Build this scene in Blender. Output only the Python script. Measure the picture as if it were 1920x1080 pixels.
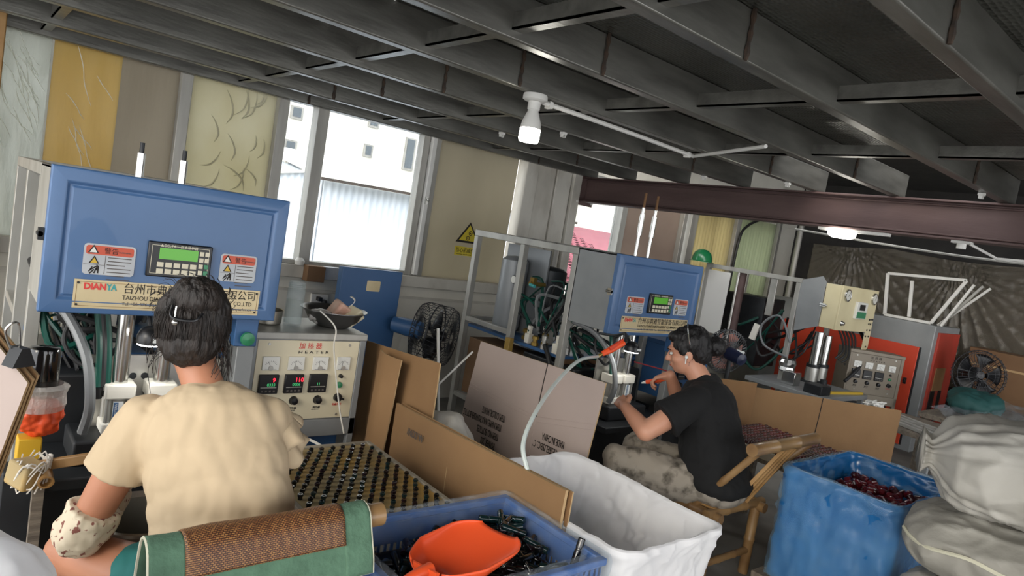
import bpy, bmesh, math, random
from mathutils import Vector as V, Matrix as Mx, noise as NZ
random.seed(7)
for o in list(bpy.data.objects): bpy.data.objects.remove(o)
SC = bpy.context.scene; COL = SC.collection
R = math.radians; PI = math.pi
# ------------------------------------------------------------------ camera
cam = bpy.data.cameras.new('camera'); cam.sensor_width = 36; cam.lens = 36*1270.5/1920; cam.clip_start = .02
co = bpy.data.objects.new('camera', cam); COL.objects.link(co)
yaw, pit, rol = R(40.534), R(4.782), R(9.435)
F = V((math.sin(yaw)*math.cos(pit), math.cos(yaw)*math.cos(pit), -math.sin(pit)))
rt = V((math.cos(yaw), -math.sin(yaw), 0)); up = rt.cross(F)
cr = rt*math.cos(rol)+up*math.sin(rol); cu = -rt*math.sin(rol)+up*math.cos(rol)
m3 = Mx((cr, cu, -F)).transposed().to_4x4(); m3.translation = V((0, 0, 1.5))
co.matrix_world = m3; SC.camera = co
# ------------------------------------------------------------------ world, sun, exposure
w = bpy.data.worlds.new('overcast_sky'); SC.world = w; w.use_nodes = True
bg = w.node_tree.nodes['Background']; bg.inputs[0].default_value = (.97, .98, 1, 1); bg.inputs[1].default_value = 3.3
sl = bpy.data.lights.new('sun', 'SUN'); sl.energy = 1.4; sl.angle = R(25); sl.color = (1, .90, .74)
so = bpy.data.objects.new('sun', sl); COL.objects.link(so)
so.rotation_euler = V((.86, .40, -.34)).to_track_quat('-Z', 'Y').to_euler()
SC.view_settings.view_transform = 'Standard'; SC.view_settings.look = 'None'
SC.view_settings.gamma = 1; SC.view_settings.use_curve_mapping = False
SC.view_settings.exposure = 0.0
# ------------------------------------------------------------------ materials
MT = {}
def lin(h):
    h = h.lstrip('#'); c = [int(h[i:i+2], 16)/255 for i in (0, 2, 4)]
    return tuple(x/12.92 if x <= .04045 else ((x+.055)/1.055)**2.4 for x in c)
def mat(name, col, rough=.6, metal=0, col2=None, scale=6, stretch=(1, 1, 1), bump=0, bscale=None, emit=0, trans=0, alpha=1,
        coat=0, detail=4, thr=(.35, .7), sss=0, spec=.5):
    """procedural surface: two colours mixed by noise, optional noise relief"""
    if isinstance(col, str): col = lin(col)
    if isinstance(col2, str): col2 = lin(col2)
    m = bpy.data.materials.new(name); m.use_nodes = True; nt = m.node_tree; N = nt.nodes; L = nt.links
    b = N['Principled BSDF']; b.inputs['Base Color'].default_value = (*col, 1)
    b.inputs['Roughness'].default_value = rough; b.inputs['Metallic'].default_value = metal
    b.inputs['Specular IOR Level'].default_value = spec
    b.inputs['Transmission Weight'].default_value = trans; b.inputs['Alpha'].default_value = alpha
    b.inputs['Coat Weight'].default_value = coat
    if sss: b.inputs['Subsurface Weight'].default_value = sss; b.inputs['Subsurface Radius'].default_value = (.02, .008, .005)
    if emit: b.inputs['Emission Color'].default_value = (*col, 1); b.inputs['Emission Strength'].default_value = emit
    if col2 is not None or bump:
        tc = N.new('ShaderNodeTexCoord'); mp = N.new('ShaderNodeMapping'); mp.inputs['Scale'].default_value = stretch
        L.new(tc.outputs['Object'], mp.inputs[0])
    if col2 is not None:
        t = N.new('ShaderNodeTexNoise'); t.inputs['Scale'].default_value = scale; t.inputs['Detail'].default_value = detail
        L.new(mp.outputs[0], t.inputs[0])
        r = N.new('ShaderNodeValToRGB'); r.color_ramp.elements[0].position, r.color_ramp.elements[1].position = thr
        r.color_ramp.elements[0].color = (*col, 1); r.color_ramp.elements[1].color = (*col2, 1)
        L.new(t.outputs[0], r.inputs[0]); L.new(r.outputs[0], b.inputs['Base Color'])
    if bump:
        t = N.new('ShaderNodeTexNoise'); t.inputs['Scale'].default_value = bscale or scale*3; t.inputs['Detail'].default_value = 3
        L.new(mp.outputs[0], t.inputs[0]); bp = N.new('ShaderNodeBump'); bp.inputs['Strength'].default_value = bump
        bp.inputs['Distance'].default_value = .02
        L.new(t.outputs[0], bp.inputs['Height']); L.new(bp.outputs[0], b.inputs['Normal'])
    MT[name] = m; return m
def film(name, col, see=.6, rough=.15, bump=.3, bscale=14, stretch=(1, 1, 1), diffuse=.5):
    """thin clear or milky sheet: part see-through, part glossy or milky"""
    m = bpy.data.materials.new(name); m.use_nodes = True; nt = m.node_tree; N = nt.nodes; L = nt.links
    b = N['Principled BSDF']; out = N['Material Output']; b.inputs['Base Color'].default_value = (*lin(col), 1)
    b.inputs['Roughness'].default_value = rough; b.inputs['Transmission Weight'].default_value = 0
    tr = N.new('ShaderNodeBsdfTransparent'); tr.inputs[0].default_value = (.94, .96, .97, 1)
    mx = N.new('ShaderNodeMixShader')
    tc = N.new('ShaderNodeTexCoord'); mp = N.new('ShaderNodeMapping'); mp.inputs['Scale'].default_value = stretch
    t = N.new('ShaderNodeTexNoise'); t.inputs['Scale'].default_value = bscale; t.inputs['Detail'].default_value = 5
    L.new(tc.outputs['Object'], mp.inputs[0]); L.new(mp.outputs[0], t.inputs[0])
    mr = N.new('ShaderNodeMapRange'); mr.inputs[1].default_value = .42; mr.inputs[2].default_value = .72
    mr.inputs[3].default_value = 1-see; mr.inputs[4].default_value = min(1, 1-see+.3*diffuse)
    L.new(t.outputs[0], mr.inputs[0]); L.new(mr.outputs[0], mx.inputs[0])
    bp = N.new('ShaderNodeBump'); bp.inputs['Strength'].default_value = bump; bp.inputs['Distance'].default_value = .03
    L.new(t.outputs[0], bp.inputs['Height']); L.new(bp.outputs[0], b.inputs['Normal'])
    L.new(tr.outputs[0], mx.inputs[1]); L.new(b.outputs[0], mx.inputs[2]); L.new(mx.outputs[0], out.inputs[0])
    MT[name] = m; return m
def glow_through(name, amount, tint=None):
    """lets part of the light behind a thin sheet or board come through"""
    m = MT[name]; nt = m.node_tree; N = nt.nodes; L = nt.links; out = N['Material Output']; src = out.inputs[0].links[0].from_socket
    b = N['Principled BSDF']; tl = N.new('ShaderNodeBsdfTranslucent'); mx = N.new('ShaderNodeMixShader'); mx.inputs[0].default_value = amount
    if tint: tl.inputs[0].default_value = (*lin(tint), 1)
    elif b.inputs['Base Color'].links: L.new(b.inputs['Base Color'].links[0].from_socket, tl.inputs[0])
    else: tl.inputs[0].default_value = b.inputs['Base Color'].default_value
    L.new(src, mx.inputs[1]); L.new(tl.outputs[0], mx.inputs[2]); L.new(mx.outputs[0], out.inputs[0])
def bumpwave(m, scale, strength, kind='wave', axis='X', dist=.01, stretch=(1, 1, 1)):
    """adds a repeating relief (ribs or tread pattern) to a material"""
    nt = m.node_tree; N = nt.nodes; L = nt.links; b = N['Principled BSDF']
    tc = N.new('ShaderNodeTexCoord'); mp = N.new('ShaderNodeMapping'); mp.inputs['Scale'].default_value = stretch
    L.new(tc.outputs['Object'], mp.inputs[0])
    if kind == 'wave':
        t = N.new('ShaderNodeTexWave'); t.bands_direction = axis; t.inputs['Scale'].default_value = scale
        L.new(mp.outputs[0], t.inputs[0]); h = t.outputs[1]
    else:
        t = N.new('ShaderNodeTexVoronoi'); t.inputs['Scale'].default_value = scale; t.inputs['Randomness'].default_value = .25
        L.new(mp.outputs[0], t.inputs[0]); h = t.outputs[0]
    bp = N.new('ShaderNodeBump'); bp.inputs['Strength'].default_value = strength; bp.inputs['Distance'].default_value = dist
    L.new(h, bp.inputs['Height']); L.new(bp.outputs[0], b.inputs['Normal'])
    return m
# ------------------------------------------------------------------ scene tree helpers
WM = {}                                     # world matrix of every object made here
def link(o, parent=None, mw=None):
    COL.objects.link(o); mw = mw or Mx.Identity(4)
    WM[o.name] = mw
    if parent: o.parent = parent; o.matrix_parent_inverse = Mx.Identity(4); o.matrix_basis = WM[parent.name].inverted() @ mw
    else: o.matrix_basis = mw
    return o
def tag(o, label, cat, group=None):
    o['label'] = label; o['category'] = cat
    if group: o['group'] = group
    return o
def thing(name, label, cat, loc=(0, 0, 0), rz=0, group=None):
    o = bpy.data.objects.new(name, None); o.empty_display_size = .1
    link(o, None, Mx.Translation(loc) @ Mx.Rotation(rz, 4, 'Z')); return tag(o, label, cat, group)
def structure(o): o['kind'] = 'structure'; return o
def stuff(o): o['kind'] = 'stuff'; return o
def ex(parent, name, mesh, mw):             # one more object sharing a mesh
    return link(bpy.data.objects.new(name, mesh), parent, mw)
def frame(z, x=None):
    z = V(z).normalized(); x = V(x) if x else (V((1, 0, 0)) if abs(z.x) < .9 else V((0, 1, 0)))
    y = z.cross(x).normalized(); x = y.cross(z); return Mx((x, y, z)).transposed()
def T(loc, rot=None, z=None, x=None):
    m = Mx.Translation(loc)
    if z: m = m @ frame(z, x).to_4x4()
    if rot: m = m @ Mx.Rotation(rot[2], 4, 'Z') @ Mx.Rotation(rot[1], 4, 'Y') @ Mx.Rotation(rot[0], 4, 'X')
    return m
def smooth_path(p, k=6, closed=False):
    p = [V(q) for q in p]; n = len(p); out = []
    for i in range(n if closed else n-1):
        a, b, c, d = (p[(i-1) % n], p[i], p[(i+1) % n], p[(i+2) % n]) if closed else (p[max(i-1, 0)], p[i], p[i+1], p[min(i+2, n-1)])
        for j in range(k):
            t = j/k; out.append(.5*((2*b)+(-a+c)*t+(2*a-5*b+4*c-d)*t*t+(-a+3*b-3*c+d)*t**3))
    if not closed: out.append(p[-1])
    return out
class B:
    """collects shapes; build() links them as ONE mesh object"""
    def __init__(s): s.v = []; s.f = []; s.m = []; s.M = Mx.Identity(4); s.k = 0
    def add(s, vs, fs):
        o = len(s.v); s.v += [s.M @ V(q) for q in vs]; s.f += [[i+o for i in f] for f in fs]; s.m += [s.k]*len(fs); return s
    def box(s, x0, x1, y0, y1, z0, z1):
        vs = [(x, y, z) for z in (z0, z1) for y in (y0, y1) for x in (x0, x1)]
        return s.add(vs, [(0, 2, 3, 1), (4, 5, 7, 6), (0, 1, 5, 4), (2, 6, 7, 3), (0, 4, 6, 2), (1, 3, 7, 5)])
    def cbox(s, c, d, rot=(0, 0, 0), mx=None):
        old = s.M; s.M = old @ (T(c, rot) if mx is None else mx); x, y, z = (q/2 for q in d)
        s.box(-x, x, -y, y, -z, z); s.M = old; return s
    def bar(s, a, b, w, h, upv=(0, 0, 1)):      # square bar between two points
        a, b = V(a), V(b); z = b-a; L = z.length; old = s.M
        s.M = old @ Mx.Translation(a) @ frame(z, V(upv) if abs(z.normalized().dot(V(upv))) < .95 else (1, 0, 0)).to_4x4()
        s.box(-h/2, h/2, -w/2, w/2, 0, L); s.M = old; return s
    def rings(s, rs, cap0=True, cap1=True, closed=False):
        n = len(rs[0]); vs = [q for r in rs for q in r]; fs = []; k = len(rs)
        for i in range(k if closed else k-1):
            for j in range(n):
                a, b = i*n, ((i+1) % k)*n; fs.append((a+j, a+(j+1) % n, b+(j+1) % n, b+j))
        if not closed:
            if cap0: fs.append(tuple(reversed(range(n))))
            if cap1: fs.append(tuple(range((k-1)*n, k*n)))
        return s.add(vs, fs)
    def cyl(s, a, b, r0, r1=None, n=16):
        a, b = V(a), V(b); r1 = r0 if r1 is None else r1; f = frame(b-a)
        c = [f @ V((math.cos(2*PI*i/n), math.sin(2*PI*i/n), 0)) for i in range(n)]
        return s.rings([[a+q*r0 for q in c], [b+q*r1 for q in c]])
    def lathe(s, prof, c=(0, 0, 0), axis=(0, 0, 1), n=24, cap=True, sx=1, sy=1):   # prof: (radius, height)
        f = frame(axis); c = V(c); rs = []
        for r, h in prof: rs.append([c+f @ V((r*sx*math.cos(2*PI*i/n), r*sy*math.sin(2*PI*i/n), h)) for i in range(n)])
        return s.rings(rs, cap, cap)
    def tube(s, pts, r, n=8, k=5, closed=False, smooth=True):
        p = smooth_path(pts, k, closed) if smooth else [V(q) for q in pts]
        rr = r if isinstance(r, (list, tuple)) else None; rs = []; x = None; m = len(p)
        for i, q in enumerate(p):
            t = (p[(i+1) % m]-p[i-1]) if closed else (p[min(i+1, m-1)]-p[max(i-1, 0)])
            if t.length < 1e-9: t = V((0, 0, 1))
            t.normalize()
            if x is None: x = t.orthogonal().normalized()
            x = (x-t*x.dot(t)).normalized(); y = t.cross(x)
            if rr: u = i/(m-1)*(len(rr)-1); a = int(min(u, len(rr)-2)); rad = rr[a]+(rr[a+1]-rr[a])*(u-a)
            else: rad = r
            rs.append([q+(x*math.cos(2*PI*j/n)+y*math.sin(2*PI*j/n))*rad for j in range(n)])
        return s.rings(rs, closed=closed)
    def ell(s, c, r, rot=None, n=20, m=12):
        c = V(c); r = V((r, r, r)) if isinstance(r, (int, float)) else V(r); rot = rot or Mx.Identity(3); rs = []
        for i in range(1, m):
            t = PI*i/m; rs.append([c+rot @ V((r.x*math.sin(t)*math.cos(2*PI*j/n), r.y*math.sin(t)*math.sin(2*PI*j/n), -r.z*math.cos(t))) for j in range(n)])
        return s.rings(rs)
    def cap(s, a, b, ra, rb, n=16):             # capsule with two radii, for fused bodies
        s.cyl(a, b, ra, rb, n); s.ell(a, ra*.999, n=n, m=10); s.ell(b, rb*.999, n=n, m=10); return s
    def chain(s, pts, rs):
        for i in range(len(pts)-1): s.cap(pts[i], pts[i+1], rs[i], rs[i+1])
        return s
    def prism(s, poly, h, mx=None):             # flat outline in XY pushed up by h
        old = s.M; s.M = old @ mx if mx is not None else old; n = len(poly)
        s.rings([[V((x, y, 0)) for x, y in poly], [V((x, y, h)) for x, y in poly]]); s.M = old; return s
    def grid(s, fn, nu, nv, thick=None):        # sheet p(u,v); thick = vector function or None
        vs = [V(fn(i/nu, j/nv)) for j in range(nv+1) for i in range(nu+1)]; fs = []
        for j in range(nv):
            for i in range(nu): a = j*(nu+1)+i; fs.append((a, a+1, a+nu+2, a+nu+1))
        return s.add(vs, fs)
    def mesh(s, name, mats=None, smooth=True, ang=35):
        me = bpy.data.meshes.new(name); me.from_pydata([tuple(q) for q in s.v], [], s.f)
        for m in (mats if isinstance(mats, (list, tuple)) else [mats]):
            if m: me.materials.append(MT[m] if isinstance(m, str) else m)
        if max(s.m, default=0): me.polygons.foreach_set('material_index', s.m)
        bm = bmesh.new(); bm.from_mesh(me); bmesh.ops.recalc_face_normals(bm, faces=bm.faces); bm.to_mesh(me); bm.free()
        if smooth:
            me.polygons.foreach_set('use_smooth', [True]*len(me.polygons)); me.set_sharp_from_angle(angle=R(ang))
        me.update(); return me
    def build(s, name, mats, parent=None, bevel=0, smooth=True, ang=35, local=None, solid=0, loc=None):
        """vertices are in world space (or in `local` space); origin at parent's origin"""
        me = s.mesh(name, mats, smooth, ang)
        if local is not None: mw = local
        elif parent: mw = WM[parent.name]; me.transform(mw.inverted())
        else:
            if loc is None:
                c = [sum(q[i] for q in s.v)/len(s.v) for i in (0, 1)]; loc = (c[0], c[1], min(q[2] for q in s.v))
            mw = Mx.Translation(loc); me.transform(mw.inverted())
        o = link(bpy.data.objects.new(name, me), parent, mw)
        if solid: md = o.modifiers.new('thickness', 'SOLIDIFY'); md.thickness = solid; md.offset = 0
        if bevel:
            md = o.modifiers.new('bevel', 'BEVEL'); md.width = bevel; md.segments = 2; md.limit_method = 'ANGLE'; md.angle_limit = R(40)
        return o
    def fuse(s, name, mats, parent=None, voxel=.006, it=6, disp=None):
        """melts overlapping shapes into one continuous skin"""
        me = s.mesh(name+'_raw', None, False); t = bpy.data.objects.new('tmp', me); COL.objects.link(t)
        md = t.modifiers.new('r', 'REMESH'); md.mode = 'VOXEL'; md.voxel_size = voxel
        if it: sm = t.modifiers.new('s', 'SMOOTH'); sm.factor = .5; sm.iterations = it
        me2 = bpy.data.meshes.new_from_object(t.evaluated_get(bpy.context.evaluated_depsgraph_get()))
        bpy.data.objects.remove(t); bpy.data.meshes.remove(me); me2.name = name
        for m in (mats if isinstance(mats, (list, tuple)) else [mats]): me2.materials.append(MT[m])
        me2.polygons.foreach_set('use_smooth', [True]*len(me2.polygons))
        if disp:
            ns = [v.normal.copy() for v in me2.vertices]
            for v, n in zip(me2.vertices, ns): v.co += disp(v.co, n)
        if parent: mw = WM[parent.name]
        else: mw = Mx.Identity(4)
        me2.transform(mw.inverted())
        return link(bpy.data.objects.new(name, me2), parent, mw)
def text(s, size, m, parent, mw, name='lettering', ax='LEFT', fit=None, ext=.0006, ay='BOTTOM_BASELINE', bold=0):
    """flat lettering as its own mesh; mw: x along the line, y up the letters, z out of the surface"""
    c = bpy.data.curves.new('t', 'FONT'); c.body = s; c.size = size; c.align_x = ax; c.extrude = ext; c.offset = bold; c.resolution_u = 3
    o = bpy.data.objects.new('t', c); COL.objects.link(o); bpy.context.view_layer.update()
    me = bpy.data.meshes.new_from_object(o.evaluated_get(bpy.context.evaluated_depsgraph_get()))
    bpy.data.objects.remove(o); me.materials.clear(); me.materials.append(MT[m])
    if fit and len(me.vertices):
        xs = [v.co.x for v in me.vertices]; k = fit/max(1e-6, max(xs)-min(xs))
        me.transform(Mx.Diagonal((k, 1, 1, 1)))
    me.name = name
    return link(bpy.data.objects.new(name, me), parent, mw)
def rrect(x0, x1, y0, y1, r, k=4):              # rounded rectangle outline
    out = []
    for cx, cy, a in ((x1-r, y0+r, -90), (x1-r, y1-r, 0), (x0+r, y1-r, 90), (x0+r, y0+r, 180)):
        for i in range(k+1): t = R(a+90*i/k); out.append((cx+r*math.cos(t), cy+r*math.sin(t)))
    return out
def N3(p, s=1.): return NZ.noise(V(p)*s)
FACE = lambda x, y, z: Mx((((1, 0, 0, x)), (0, 0, -1, y), (0, 1, 0, z), (0, 0, 0, 1)))   # plane facing -Y: x right, y up
LEFT = lambda x, y, z: Mx((((0, 0, -1, x)), (-1, 0, 0, y), (0, 1, 0, z), (0, 0, 0, 1)))  # plane facing -X
# ------------------------------------------------------------------ material list
mat('concrete', '#7d7a74', .85, col2='#5d5a55', scale=3, bump=.2)
mat('steel_joist', '#7e7d77', .34, .6, col2='#62615c', scale=5, stretch=(.6, 3, 3), bump=.06, bscale=20)
mat('tread_plate', '#6c6d67', .3, .6, col2='#555650', scale=4)
bumpwave(MT['tread_plate'], 34, .9, 'v', dist=.006, stretch=(1, 1.9, 1))
mat('rust', '#2c2520', .9, col2='#4a392c', scale=30)
mat('red_oxide', '#5f4b48', .6, .05, col2='#4e3b39', scale=3, stretch=(3, .5, 3), bump=.1, bscale=25)
mat('dark_roof', '#3a3836', .9, col2='#2c2a2a', scale=4)
mat('old_wall', '#d3d0c5', .7, col2='#c0bcb0', scale=2.5, stretch=(1, 1, .6), bump=.1, bscale=30)
mat('stained_white', '#c3c0b6', .7, col2='#9a9488', scale=3, stretch=(1.5, 1.5, .8), thr=(.45, .8), bump=.1)
mat('alu_frame', '#a8a69e', .45, .3, col2='#8e8c86', scale=4, stretch=(3, 3, .4))
mat('pvc_white', '#d6d5d0', .45)
mat('beige_board', '#b3ad9c', .55, col2='#a29c8b', scale=1.6, stretch=(1, 1, .5))
mat('pink_board', '#a8998d', .6, col2='#9b8c81', scale=2)
film('crinkled_film', '#b9bcb4', .25, .2, .9, 9, (2.2, 1, .45))
film('yellow_reflection_film', '#c0a866', .12, .3, .35, 5, (2, 1, .3))  # reflection of a yellow building put into the film's colour
film('grey_film', '#9d9482', .12, .35, .25, 5, (2, 1, .3))
film('window_glass', '#c8d2d4', .93, .03, .0, 3, diffuse=.1)
mat('embossed_cream', '#c9c4a8', .5, col2='#d3d0bc', scale=3, bump=.35, bscale=9, stretch=(1, 1, .6))
mat('ribbed_cream', '#cfc6a2', .55, col2='#b7ad8a', scale=3, stretch=(2.5, 1, .2))
mat('ribbed_green', '#bcc3ac', .55, col2='#a7ae98', scale=3, stretch=(2.5, 1, .2))
mat('corrugated_white', '#e2e9f2', .5, .0, col2='#d6dfea', scale=2, stretch=(3, 1, .3))
mat('white_render', '#e6e4dc', .8, col2='#d8d5ca', scale=1)
mat('roof_tile', '#a4505c', .7, col2='#8c4350', scale=9)
mat('dark_glass', '#525a60', .2)
mat('ground', '#8a867c', .9)
mat('grey_paint', '#8f9293', .5, .15, col2='#7d8081', scale=3, bump=.03, bscale=40)
mat('light_steel', '#a9a8a2', .42, .25, col2='#93928c', scale=4, stretch=(2, 2, .5))
mat('blue_paint', '#4a6c98', .42, .0, col2='#42628b', scale=2.2, coat=.15, bump=.02, bscale=30)
mat('deep_blue', '#38608f', .45, col2='#315682', scale=2)
mat('black_metal', '#1b1d20', .5, .2, col2='#26292c', scale=8)
mat('black_plastic', '#141518', .35)
mat('black_rubber', '#1c1d1f', .55)
mat('grey_hose', '#75787a', .4, .1)
mat('green_hose', '#12463c', .3)
mat('chrome', '#c9c9c6', .18, .95)
mat('aluminium', '#c4c3bd', .32, .75, col2='#a9a8a3', scale=6)
mat('white_block', '#dedbd0', .4)
mat('brass', '#a58a4a', .35, .8)
mat('tank_grey', '#93979a', .38, .2, col2='#84888b', scale=2)
mat('tank_dark', '#34393e', .5, .2)
mat('cream_panel', '#d8cfb4', .45, col2='#cec4a6', scale=2)
mat('taupe', '#8d8476', .6, col2='#7f7668', scale=3)
mat('name_gold', '#cdbd96', .35, .15, col2='#a8946a', scale=7, thr=(.42, .85))
mat('gold_line', '#8a6b3a', .5)
mat('bare_concrete', '#6b675f', .9, col2='#4f4c46', scale=3)
mat('ink', '#221d1a', .7); mat('ink_grey', '#5a5450', .7)
mat('logo_red', '#d2403a', .5); mat('logo_teal', '#3f9a9a', .5)
mat('sticker_grey', '#b9bdc0', .5, col2='#a7abb0', scale=12); mat('sticker_red', '#c1543c', .5)
mat('lcd_green', '#55a030', .3, emit=.22)
mat('lcd_rim', '#3a403c', .5); mat('button_ivory', '#cfc9b4', .5)
mat('led_red', '#ff2438', .4, emit=2.5); mat('led_green', '#3fae6c', .4, emit=.7)
mat('meter_face', '#d8d8d2', .4)
mat('green_button', '#2f7d56', .35); mat('sign_yellow', '#d8c42c', .5)
mat('led_white', (1, .98, .93), .4, emit=45); mat('bulb_glow', (1, .97, .88), .4, emit=22)
mat('cardboard', '#8c6c49', .85, col2='#806140', scale=3, bump=.05, bscale=30)
mat('cardboard_dark', '#8a6844', .85, col2='#7c5c3b', scale=3)
mat('cardboard_pale', '#ab9c95', .85, col2='#a0918a', scale=2, bump=.05, bscale=12)
mat('card_edge', '#b0946c', .9)
mat('wood_grey', '#7a7063', .85, col2='#574f46', scale=6, stretch=(1, 8, 8), bump=.3)
mat('tray_wood', '#a8956c', .75, col2='#c6973c', scale=6, thr=(.45, .75)); mat('tray_rim', '#a49c8b', .6, col2='#8b8374', scale=9)
mat('black_gloss', '#0d0f12', .12, coat=.5); mat('black_teal', '#0d2426', .12, coat=.5); mat('black_plum', '#1d1016', .14, coat=.5)
mat('wine_gloss', '#5c141d', .28, coat=.2); mat('wine_dark', '#3a0d13', .3, coat=.2)
mat('bin_blue', '#215a9e', .4, col2='#1c4f8e', scale=3)
mat('bag_blue', '#1d6aa8', .3, col2='#175a94', scale=4, coat=.4, bump=.1, bscale=6)
film('clear_film', '#dfe8f0', .92, .05, .5, 20, diffuse=.35)
film('bag_film', '#9ccbee', .85, .05, .4, 14, diffuse=.3)
mat('white_cloth', '#f0f0f1', .8, col2='#e8e8ea', scale=3, bump=.12, bscale=14)
mat('sack_white', '#bfbcb4', .75, col2='#aaa69c', scale=3, bump=.12, bscale=26)
mat('sack_grey', '#a29f96', .8, col2='#8c8980', scale=3, bump=.15, bscale=30)
mat('orange_plastic', '#e2542a', .38, spec=.4); mat('orange_paint', '#d2472a', .5, col2='#bf3f26', scale=2)
mat('orange_dull', '#a8382a', .6, col2='#8f3326', scale=3)
mat('bamboo', '#9a7b52', .45, col2='#6f5030', scale=7, stretch=(1, 1, 1), thr=(.35, .75), coat=.2)
mat('bamboo_node', '#6d4a25', .6); mat('bamboo_pale', '#b08a58', .5, col2='#96703f', scale=9, stretch=(1, 1, 1))
mat('mat_green', '#54755f', .9, col2='#486652', scale=30, bump=.2, bscale=90)
mat('piping', '#c9c6b0', .8)
mat('strip_dark', '#6e4526', .6, col2='#52301b', scale=20); mat('strip_light', '#b08350', .6, col2='#94683a', scale=20)
mat('skin', '#b07a5e', .5, col2='#a56f54', scale=5, sss=.12); mat('skin_pale', '#c9947a', .5, col2='#bd866b', scale=5, sss=.12)
mat('hair', '#14100e', .62, col2='#261c16', scale=40, stretch=(1, 1, .25), bump=.9, bscale=55)
mat('hair2', '#0f0e10', .58, col2='#1b1819', scale=40, stretch=(1, 1, .3), bump=.7, bscale=50)
mat('cream_cloth', '#bda98b', .85, col2='#b39f81', scale=2, bump=.35, bscale=9)
mat('black_cloth', '#0b0c0e', .9, col2='#101113', scale=4, bump=.15, bscale=9)
mat('teal_cloth', '#1f6a66', .8); mat('floral', '#c9bda6', .8, col2='#7a4a40', scale=52, thr=(.585, .62), detail=2)
mat('camo', '#938b7f', .85, col2='#4a443b', scale=14, thr=(.50, .66), detail=9, bump=.15, bscale=10)
mat('steel_bowl', '#7d7c7c', .3, .9); mat('steel_pot', '#aaa69b', .3, .85)
film('glass_jar', '#eef4f2', .88, .04, .1, 6, diffuse=.15); film('water', '#e6e8d8', .85, .05, 0, 6, diffuse=.1)
film('poly_bag', '#d8d2cc', .45, .25, .9, 16)
film('dust_sheet', '#7d7568', .50, .25, .15, 30, (1, 1, .3), diffuse=.3)
film('film_glint', '#f2f3ee', .15, .2, .1, 8)  # near-white, carries the bright streaks of the film wrinkles as colour
mat('pink_pack', '#c89a86', .6, col2='#d8c6b4', scale=14); mat('tissue', '#dcd8d0', .8)
mat('helmet_green', '#1f7446', .25, coat=.5); mat('tarp_green', '#1d4a48', .7)
mat('cream_enamel', '#d5cba6', .45, col2='#c8bd97', scale=3); mat('gauge_face', '#d0d0c8', .3)
mat('brown_carton', '#7a5d42', .85, col2='#6b5038', scale=2)
mat('yellow_paint', '#d0a628', .5); mat('wire', '#5a5c5e', .4, .6); mat('wire_dark', '#24262a', .45, .3)
mat('fan_pink', '#a8766a', .5); mat('navy_motor', '#16203c', .4); mat('white_label', '#d6dad8', .6)
mat('white_cable', '#d2d0c8', .5); mat('clear_hose', '#c9d3cf', .2, coat=.4); mat('gold_post', '#9c7f3e', .5)
mat('red_rag', '#8c2a34', .8); mat('yellow_lid', '#c9a83a', .5)
for n_, a_ in (('crinkled_film', .5), ('yellow_reflection_film', .45), ('grey_film', .42), ('embossed_cream', .5), ('beige_board', .55), ('pink_board', .48), ('ribbed_cream', .65), ('ribbed_green', .65), ('white_cloth', .30), ('sack_white', .1), ('film_glint', .75)): glow_through(n_, a_)
# ------------------------------------------------------------------ the shell of the place
WY = 4.60
fl = structure(B().box(-4, 9, -4, 4.75, -.2, 0).build('floor', 'concrete'))
# mezzanine ceiling: tread plates on joists
ce = bpy.data.objects.new('ceiling', None); link(ce, None, T((0, 0, 2.105))); structure(ce)
JY = [-2.18, -1.6, -1.03, -.46, .11, .68, 1.21, 1.80, 2.32, 2.90, 3.46, 4.03, 4.50]
jm = B().box(-.9, 4.665, 0, .055, 0, .15).mesh('joist', 'steel_joist')
for y in JY:
    o = ex(ce, 'joist', jm, T((0, y-.01, 2.107))); md = o.modifiers.new('b', 'BEVEL'); md.width = .006; md.segments = 2
wm = B().tube([(.0015*math.sin(i*2.1), -.004, .15*i/9) for i in range(10)], [.006, .010, .006, .009, .005, .010, .007], 6, 2).mesh('weld', 'rust')
for y in JY[3:]:
    for x in (-.4, 1.80+.03*math.sin(y*9), 3.9): ex(ce, 'weld', wm, T((x, y-.012, 2.107)))
for i in range(len(JY)-1):
    for k in range(5):
        x = -.69+1.02*k; a, b = JY[i]+.045, JY[i+1]-.01
        m = B().box(0, .045, a, b, 2.135, 2.142).box(0, .006, a, b, 2.135, 2.19)
        m.M = T((x, 0, 0)); mm = B(); mm.M = T((x, 0, 0)); mm.box(0, .045, a, b, 2.135, 2.142).box(0, .006, a, b, 2.135, 2.19)
        mm.build('cross_brace', 'steel_joist', ce)
xs = [-.9, -.2, 1.2, 2.6, 4.0, 4.66]
for i in range(len(xs)-1):
    for j in range(0, len(JY)-1, 2):
        x1 = xs[i+1]
        b = B()
        if i == 4 and JY[j] <= 2.0 < JY[min(j+2, 12)]: continue          # missing plate: daylight shows
        b.box(xs[i]+.003, x1-.003, JY[j]+.003, JY[min(j+2, 12)]+.05, 2.257, 2.263); b.build('tread_plate', 'tread_plate', ce)
# higher roof over the far bay
structure(B().box(4.9, 9, -4, 4.75, 2.75, 2.85).build('ceiling', 'dark_roof'))
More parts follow.
